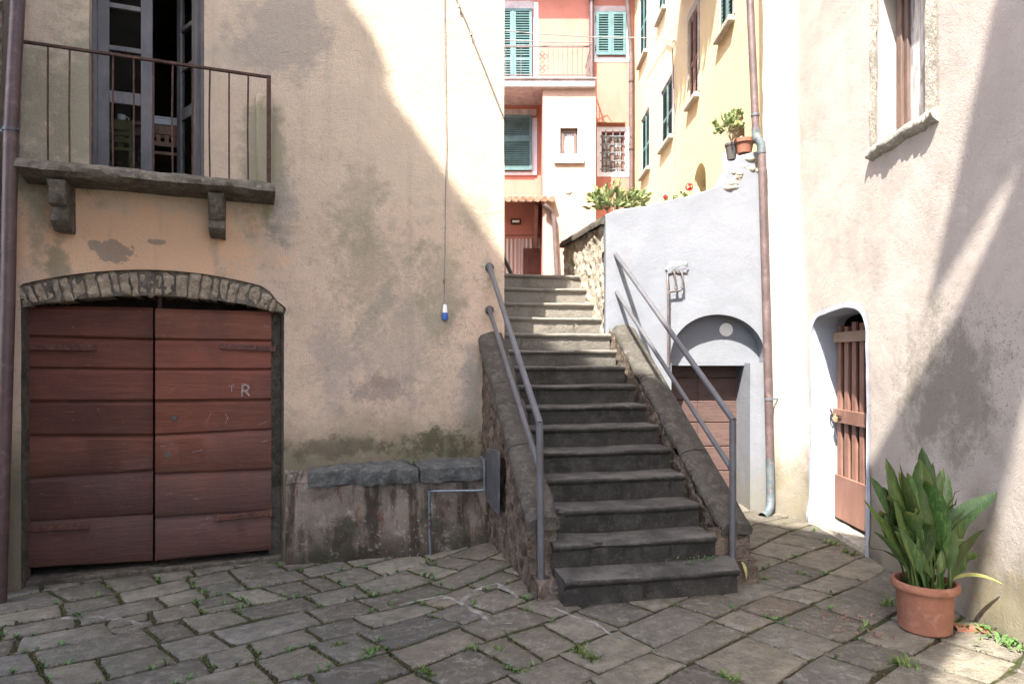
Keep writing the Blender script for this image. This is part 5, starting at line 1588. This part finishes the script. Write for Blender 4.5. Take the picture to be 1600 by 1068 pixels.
def aspidistra():
    Yp = 4.06
    c = P(1445, 990, Yp); c.z = zg(c.x, c.y) + .004
    t = thing('potted_plant', 'large broad-leaved green plant in a terracotta pot by the pinkish wall', 'plant', c)
    R0, R1, hh = .142, .168, .295
    m = MB()
    m.lathe(c, [(0, .0), (R0 - .012, 0), (R0, .012), (R1 - .012, hh - .06), (R1 - .008, hh - .045), (R1 + .012, hh - .04), (R1 + .018, hh - .02), (R1 + .012, hh), (R1 - .006, hh + .002), (R1 - .016, hh - .01), (R1 - .02, hh - .05), (R1 - .03, hh - .07)], 48)
    m.build('pot', M['terracotta'], t)
    m = MB(); m.grid(lambda u, w: c + Vector(((R1 - .02) * w * math.cos(6.2832 * u), (R1 - .02) * w * math.sin(6.2832 * u), hh - .045 + .02 * fbm((u * 4, w * 3, 0), 2))), 24, 5); m.build('soil', M['soil'], t)
    base = c + Vector((0, 0, hh - .05))
    # tips (photo position, depth offset, blade width, bow)
    tips = [(1441, 698, .05, .10, .1), (1437, 716, -.08, .125, .0), (1388, 709, -.02, .085, -.05), (1406, 722, .08, .07, .02), (1359, 744, .0, .075, -.2), (1349, 780, -.10, .075, -.25),
            (1474, 731, .06, .08, .1), (1494, 756, -.06, .085, .1), (1480, 742, .12, .08, .05), (1552, 762, -.04, .10, .35), (1541, 826, -.12, .085, .45), (1420, 790, -.16, .11, .0),
            (1462, 806, -.17, .085, .1), (1401, 812, -.10, .06, -.3), (1376, 802, .10, .07, -.3), (1500, 790, .1, .08, .25), (1452, 742, -.12, .12, .05), (1412, 745, -.03, .10, -.05),
            (1395, 770, -.12, .08, -.15), (1430, 735, .14, .1, .0), (1512, 775, .04, .08, .25), (1470, 765, -.02, .1, .08), (1443, 770, .02, .1, 0), (1425, 760, .08, .09, -.05),
            (1365, 830, -.12, .05, -.4), (1530, 800, .08, .07, .4), (1405, 735, .05, .08, -.08), (1458, 722, .1, .09, .04), (1485, 812, -.1, .07, .3), (1380, 760, .05, .08, -.15), (1352, 845, .02, .03, -.5)]
    r = random.Random(5)
    for k in range(34):
        x_ = max(-68, min(75, r.gauss(0, 40))); tips.append((1443 + x_, 705 + abs(x_) * .9 + r.uniform(0, 90), r.uniform(-.13, .16), r.uniform(.05, .085), x_ * .004))
    r = random.Random(2)
    for i, (px, py, dy, w, bow) in enumerate(tips):
        tip = P(px, py, Yp + dy)
        b = base + Vector((r.uniform(-.085, .085) + .3 * (tip.x - c.x) * .45, r.uniform(-.08, .08) + dy * .3, 0))
        L = (tip - b).length
        mid = b.lerp(tip, .5) + Vector((-(tip.x - b.x) * .22, -dy * .3 - .02, .08 * L * (.5 + abs(bow))))
        sp = bez(b, mid, tip, 16)
        ws = []
        for k in range(17):
            q = k / 16
            q0 = .3
            ws.append(.011 if q < q0 else max(.003, .011 + (w * 1.15 - .011) * (math.sin(math.pi * min(1, ((q - q0) / (1 - q0)) ** .85))) ** .75))
        ws[-1] = .002
        an = r.uniform(-.9, .9) + bow
        side = Vector((math.cos(an), math.sin(an), 0))
        m = MB(); g = r.uniform(.6, 1.45)
        if r.random() < .4:       # nodding tip
            for k in range(10, 17): sp[k] = sp[k] + Vector((.012 * math.copysign(1, tip.x - c.x), -.006, -.012)) * ((k - 9) / 7) ** 2 * r.uniform(1.5, 3)
        for k in range(3, 17): sp[k] = sp[k] + Vector((.006 * nz((i, k * .3, 0), 1), .006 * nz((k * .3, i, 4), 1), 0))
        ws = [x * (1 + .10 * nz((i, k * .5, 2), 1.3)) for k, x in enumerate(ws)]
        tipc = (2.2, 1.25, .9) if r.random() < .35 else None
        leaf(m, sp, ws, side, r.uniform(.15, .45), 5, (g * r.uniform(.85, 1.35), g, g * r.uniform(.7, 1)), tipc, r.uniform(-.5, .5))
        m.build('leaf', M['aspid'], t, angle=80, attr='tint')
    # drooping yellow leaf
    m = MB(); b = base + Vector((.06, -.04, 0)); tip = P(1566, 912, Yp - .14)
    sp = bez(b, P(1505, 880, Yp - .1), tip, 14)
    leaf(m, sp, [.008 if k < 4 else max(.003, .04 * math.sin(math.pi * (k - 3) / 11.5) ** .7) for k in range(15)], Vector((.3, 1, .3)).normalized(), .3, 3)
    prop(m.build('leaf', M['aspid_yellow'], t, attr='tint'), 'yellow drooping leaf')
    # basal sheaths
    m = MB()
    for k in range(26):
        b = base + Vector((r.uniform(-.1, .1), r.uniform(-.1, .1), 0)); e = b + Vector((r.uniform(-.07, .07), r.uniform(-.06, .06), r.uniform(.08, .22)))
        leaf(m, bez(b, (b + e) / 2, e, 4), [.016, .016, .014, .01, .003], Vector((math.cos(k), math.sin(k), 0)), .3, 3, (1.3, 1.2, .9))
    m.build('stalk', M['aspid'], t, attr='tint')
    # broken shard behind the pot
    m = MB(); q = gp(1508, 985); 
    m.grid(lambda u, w: q + Vector((-.06 + .19 * u, .08 - .10 * w - .03 * u, .022 + .014 * math.sin(math.pi * w) + .01 * fbm((u * 2, w * 2, 0), 2) - .02 * u)), 8, 6)
    m.grid(lambda u, w: q + Vector((-.06 + .19 * u, -.02 - .03 * u, .004 + .018 * w)), 8, 2)
    prop(m.build('tile_shard', M['terracotta'], angle=60), 'flat terracotta shard lying on the paving behind the plant pot', 'shard')
aspidistra()

def bush(mb, c, rad, n, ln, wd, r, up=.6, tints=((1, 1, 1),)):
    for k in range(n):
        d = Vector((r.gauss(0, 1), r.gauss(0, 1), abs(r.gauss(0, 1)) * .9 - .1)).normalized()
        p = c + Vector((d.x * rad[0], d.y * rad[1], d.z * rad[2])) * r.uniform(.35, 1.0)
        for q in range(r.randint(4, 7)):
            o = (d + Vector((r.uniform(-1, 1), r.uniform(-1, 1), up + r.uniform(-.5, .7)))).normalized()
            L = ln * r.uniform(.7, 1.3); e = p + o * L
            s = o.cross(Vector((r.uniform(-1, 1), r.uniform(-1, 1), r.uniform(-1, 1)))).normalized()
            leaf(mb, [p, p.lerp(e, .35), p.lerp(e, .7) - Vector((0, 0, .04 * L)), e - Vector((0, 0, .15 * L))], [.003, wd * .9, wd, .003], s, .3, 3, r.choice(tints))
def pots():
    r = random.Random(9)
    tl = [(1, 1, 1), (.7, .8, .7), (1.3, 1.25, 1.2), (.5, .6, .5), (1.6, 1.5, 1.5)]
    # evergreen shrub on the wall top
    Y = 7.75
    c = P(966, 322, Y)
    t = thing('leafy_shrub', 'pale green leafy shrub growing over the top of the white wall', 'shrub', c - Vector((0, 0, .3)))
    m = MB()
    bush(m, c + Vector((-.06, .05, -.02)), (.28, .28, .30), 60, .11, .036, r, .7, tl)
    bush(m, c + Vector((.20, .05, .02)), (.16, .2, .18), 26, .10, .034, r, .5, tl)
    bush(m, c + Vector((-.26, .0, .07)), (.08, .1, .07), 8, .10, .034, r, .5, tl)
    m.build('leaves', M['shrub'], t, attr='tint')
    for k in range(9):
        m = MB(); b = c + Vector((r.uniform(-.06, .06), .1 + r.uniform(-.05, .05), -.3)); e = c + Vector((r.uniform(-.28, .3), r.uniform(-.1, .15), r.uniform(0, .22)))
        m.tube(bez(b, (b + e) / 2 + Vector((0, 0, .05)), e, 5), [.010, .009, .008, .007, .005, .003], 6); m.build('branch', M['winwood'], t)
    m = MB(); m.lathe(c + Vector((0, .12, -.55)), [(0, 0), (.11, 0), (.15, .27), (.16, .27), (.16, .30), (.14, .30), (.13, .26), (0, .25)], 24); m.build('pot', M['terracotta'], t)
    # black tapering pot with a bushy plant
    Y = 7.42
    c = P(1143, 252, Y)
    t = thing('potted_shrub', 'small bright green shrub in a dark tapering pot on the rubble wall top', 'plant', c)
    m = MB(); m.lathe(c + Vector((0, 0, .015)), [(0, 0), (.045, 0), (.068, .15), (.075, .15), (.075, .175), (.065, .175), (.06, .15), (0, .14)], 24); m.build('pot', M['black_plastic'], t)
    m = MB(); bush(m, c + Vector((-.03, 0, .34)), (.16, .14, .17), 42, .075, .03, r, .5, tl); bush(m, c + Vector((.06, 0, .48)), (.05, .05, .1), 10, .07, .026, r, .8, tl); m.build('leaves', M['shrub'], t, attr='tint')
    for k in range(5):
        m = MB(); b = c + Vector((0, 0, .2)); e = c + Vector((r.uniform(-.13, .1), r.uniform(-.1, .1), r.uniform(.3, .5))); m.tube(bez(b, (b + e) / 2 + Vector((0, 0, .05)), e, 4), [.007, .006, .005, .004, .003], 6); m.build('branch', M['winwood'], t)
    c = P(1163, 240, 7.36)
    t = thing('clay_pot', 'empty pale terracotta pot beside the copper drainpipe on the wall top', 'pot', c)
    m = MB(); m.lathe(c, [(0, 0), (.075, 0), (.098, .11), (.112, .11), (.115, .15), (.10, .15), (.09, .10), (0, .09)], 28); m.build('pot_body', M['terracotta'], t)
    # geraniums
    for (px, py, s, lab) in ((1077, 306, 1.0, 'red geranium flowering on the white wall beside the yellow arch'), (1040, 316, .6, 'tiny red flower on the white wall top near the leafy shrub')):
        Y = 7.5; c = P(px, py, Y)
        t = thing('geranium', lab, 'flower', c - Vector((0, 0, .1)))
        m = MB()
        for k in range(int(34 * s)):
            d = Vector((r.gauss(0, 1), r.gauss(0, 1), r.gauss(0, 1))).normalized(); p = c + Vector((0, 0, .10 * s)) + d * .042 * s
            n_ = len(m.v); a = d.orthogonal().normalized(); b = d.cross(a)
            m.add([p + a * .016, p + b * .016, p - a * .016, p - b * .016], [(0, 1, 2, 3)])
        m.build('blossom', M['red_petal'], t, smooth=False)
        m = MB(); m.tube([c - Vector((0, 0, .12)), c + Vector((.01, 0, 0)), c + Vector((0, 0, .10 * s))], .004, 6); m.build('stem', M['shrub'], t, attr='tint')
        m = MB(); bush(m, c + Vector((-.07 * s, 0, -.02)), (.09 * s, .05, .04), int(9 * s), .04, .03, r, .3, tl); m.build('leaves', M['shrub'], t, attr='tint')
pots()

# ================================================================== WEEDS AND MOSS IN THE JOINTS
def weeds():
    r = random.Random(21)
    m = MB(); mm = MB()
    for (p, cx) in EDGES:
        if not (-4.2 < p.x < 2.95 and 3.2 < p.y < 7.1): continue
        dens = .5 + .5 * fbm((p.x, p.y, 3), 1.3)
        left = sm(.6, -.6, p.x)
        # low moss
        if r.random() < (.85 * left + .22) * max(0, dens * 1.6 - .1):
            for q in range(r.randint(3, 7)):
                o = Vector((r.uniform(-.018, .018), r.uniform(-.018, .018), -.006)); b = p + o
                e = b + Vector((r.uniform(-.012, .012), r.uniform(-.012, .012), r.uniform(.006, .016)))
                g = r.uniform(.5, 1.5)
                leaf(mm, [b, e], [.01, .004], Vector((math.cos(q * 2.1), math.sin(q * 2.1), 0)), .2, 3, (g * r.uniform(.9, 1.5), g, g * .8))
        if r.random() < (.17 * left + .03) * max(0, dens * 2 - .7):
            for q in range(r.randint(4, 9)):
                a = r.uniform(0, 6.28); L = r.uniform(.015, .05)
                e = p + Vector((math.cos(a) * L, math.sin(a) * L, r.uniform(.008, .035)))
                g = r.uniform(.6, 1.3)
                leaf(m, [p, p.lerp(e, .6) + Vector((0, 0, .006)), e], [.004, r.uniform(.008, .016), .002], Vector((-math.sin(a), math.cos(a), 0)), .2, 3, (g, g, g))
    prop(mm.build('moss', M['moss'], attr='tint'), 'low green moss lining the paving joints', 'moss', kind='stuff')
    prop(m.build('small_weeds', M['weed'], attr='tint'), 'scattered tiny weeds between the paving slabs', 'weeds', kind='stuff')
    # dry leaves in a few joints
    d = MB()
    for (px, py, n, s) in ((1310, 965, 26, .09), (1345, 990, 16, .08), (1400, 1000, 8, .08), (1200, 905, 8, .1), (1535, 985, 8, .08), (700, 870, 6, .15)):
        c = gp(px, py)
        for k in range(n):
            p = c + Vector((r.gauss(0, s), r.gauss(0, s * .5), 0)); p.z = zg(p.x, p.y) + .008
            a = r.uniform(0, 6.28); e = p + Vector((math.cos(a), math.sin(a), r.uniform(0, .4))) * r.uniform(.012, .03); g = r.uniform(.6, 1.4)
            leaf(d, [p, p.lerp(e, .5) + Vector((0, 0, .004)), e], [.003, .014, .003], Vector((-math.sin(a), math.cos(a), .3)), .3, 3, (g, g, g))
    prop(d.build('dry_leaves', M['deadleaf'], attr='tint'), 'reddish dry leaf litter in the joints near the plant pot', 'leaf litter', kind='stuff')
    # individual tufts
    spots = [(915, 1026, .11, 'rosette weed in a joint in front of the stairs, left of centre'), (1140, 1060, .08, 'rosette weed at the bottom edge of the picture, straight below the right handrail'),
             (1387, 944, .10, 'rosette weed just left of the terracotta pot'), (1350, 980, .06, 'small tuft in a joint left of the terracotta pot, nearer than the rosette'),
             (1490, 982, .08, 'leafy weed tucked against the right side of the terracotta pot'), (1257, 898, .07, 'tuft in the paving between the stairs and the gate'),
             (1415, 1040, .09, 'weed in the joint in front of the terracotta pot'), (585, 1018, .08, 'broad weed among the small slabs in the left foreground'), (610, 945, .05, 'small tuft of grass in front of the stone bench'),
             (530, 1008, .07, 'weed among the small slabs, left of the broad weed'), (780, 1015, .06, 'weed between pale mortar patches in the foreground'), (665, 1052, .08, 'weed at the bottom edge left of the centre'),
             (1195, 905, .06, 'pale tuft at the right foot of the lowest step'), (1330, 865, .09, 'weed patch at the foot of the pinkish wall below the gate'), (1300, 850, .08, 'weed patch beside the gate threshold'),
             (1225, 818, .05, 'tuft beside the foot of the copper drainpipe'), (1273, 828, .06, 'bright tuft in the sun before the gate threshold'), (820, 1050, .05, 'low tuft at the bottom edge left of the rosette weed')]
    for i, (px, py, s, lab) in enumerate(spots):
        c = gp(px, py) + Vector((0, 0, -.004)); w = MB()
        jd = PU if r.random() < .5 else PV
        n = 44 if s > .07 else 30
        for k in range(n):
            t_ = r.uniform(-.8, .8) * s; o_ = r.gauss(0, .12) * s
            b = c + Vector((jd.x * t_ - jd.y * o_, jd.y * t_ + jd.x * o_, 0))
            a = r.uniform(0, 6.28); L = s * r.uniform(.25, .8) * (1 - .4 * min(1, abs(t_) / s)); h = L * r.uniform(.15, 1.1)
            e = b + Vector((math.cos(a) * L, math.sin(a) * L * .8, h))
            g = r.uniform(.55, 1.5); wd = s * r.choice((.06, .10, .17))
            leaf(w, bez(b, b.lerp(e, .5) + Vector((0, 0, h * .6)), e, 4), [.003, wd * .8, wd, wd * .6, .002], Vector((-math.sin(a), math.cos(a), 0)), .3, 3, (g * r.uniform(.9, 1.4), g, g * .8))
        o = w.build('weed', M['weed'], attr='tint')
        prop(o, lab, 'weed', 'weeds rooted in the courtyard paving')
    # clump by the right wall, on the bench and steps
    def clump(name, lab, pts, s, n, mat='weed'):
        w = MB()
        for (c, k_) in pts:
            for k in range(n):
                p = c + Vector((r.gauss(0, k_), r.gauss(0, k_ * .6), r.uniform(0, .02)))
                a = r.uniform(0, 6.28); L = s * r.uniform(.5, 1.2); e = p + Vector((math.cos(a) * L, math.sin(a) * L, L * r.uniform(.2, .9))); g = r.uniform(.7, 1.5)
                leaf(w, [p, p.lerp(e, .5) + Vector((0, 0, L * .15)), e], [.003, L * .5, .003], Vector((-math.sin(a), math.cos(a), 0)), .25, 3, (g, g, g))
        prop(w.build(name, M[mat], attr='tint'), lab, 'weed')
    clump('ground_ivy', 'sunlit spreading green weed along the foot of the wall right of the pot', [(gp(1540, 985), .07), (gp(1572, 998), .07), (gp(1595, 1010), .06), (gp(1600, 985), .05)], .048, 46)
    clump('stair_weed', 'fine green weed on the lowest tread at its right end', [(stp(.95, .22, .18), .08), (stp(1.1, .22, .18), .05)], .02, 34)
    clump('bench_weed', 'small fern-like weed between the bench slabs', [(fac(fs(640), .67, -.1), .03)], .03, 24)
    # yellow fallen leaf by the post
    w = MB(); a = P(1158, 876, 4.9); b = P(1166, 905, 4.75)
    leaf(w, bez(a, (a + b) / 2 + Vector((.02, 0, .02)), b, 6), [.004, .02, .026, .026, .02, .012, .002], Vector((1, .4, 0)).normalized(), .3, 3)
    prop(w.build('fallen_leaf', M['aspid_yellow'], attr='tint'), 'long yellow fallen leaf beside the right foot of the lowest step', 'leaf')
    # pebbles
    for (px, py) in ((262, 885),):
        w = MB(); c = gp(px, py)
        w.grid(lambda u, q: c + Vector((.055 * math.sin(math.pi * q) * math.cos(6.2832 * u), .04 * math.sin(math.pi * q) * math.sin(6.2832 * u), .022 + .028 * math.cos(math.pi * q))) * 1.0, 14, 8)
        prop(w.build('door_stone', M['jamb']), 'rounded stone lying under the red door', 'stone')
weeds()

# ================================================================== SUN BLOCKERS ADDED BEHIND THE VIEWPOINT (unseen, they shade the courtyard)
SHADE_PROFILE = [(-9, 0), (-9, 16.3), (-5.4, 16.2), (-5.1, 15.85), (-4.93, 15.68), (-4.92, 15.58), (-5.0, 15.44), (-4.7, 15.15), (-4.01, 14.45), (-2.6, 13.2), (-1.5, 12.0), (-.5, 10.98), (-.11, 10.58), (.13, 10.33), (.34, 10.22),
                 (2.5, 10.22), (2.5, 9.15), (.36, 9.1), (.12, 8.27), (-.28, 6.87), (-.7, 5.2), (-.7, 0)]  # outline shaped so its shadow edges fall where wanted
SHADE_EXTRA = [[(-.05, 10.89), (.28, 11.62), (.55, 12.3), (2.5, 13.0), (2.5, 10.2), (.34, 10.2), (.33, 10.38), (.13, 10.66)]]
def behind():
    t = thing('shade_blocker', 'unseen sun blocker added behind the viewpoint to shade the courtyard', 'house', (-3, -3, 0))  # invented building, there only to block the sun
    Y0 = -1.2
    m = MB(); m.prism([Vector((x, Y0, z)) for x, z in SHADE_PROFILE], (0, -.12, 0)); m.build('shade_wall', M['plain'], t, smooth=False)
    m = MB(); m.box((-8.8, -5, -.3), (-1.6, -1.33, 8)); m.build('rear_volume', M['plain'], t, smooth=False)  # bulk added behind the thin shading wall
    for poly in SHADE_EXTRA:
        m = MB(); m.prism([Vector((x, Y0 + .0, z)) for x, z in poly], (0, -.05, 0)); m.build('shade_sheet', M['tile'], t, smooth=False)  # thin added sheet, bounds the lit streak on the right-hand house
behind()
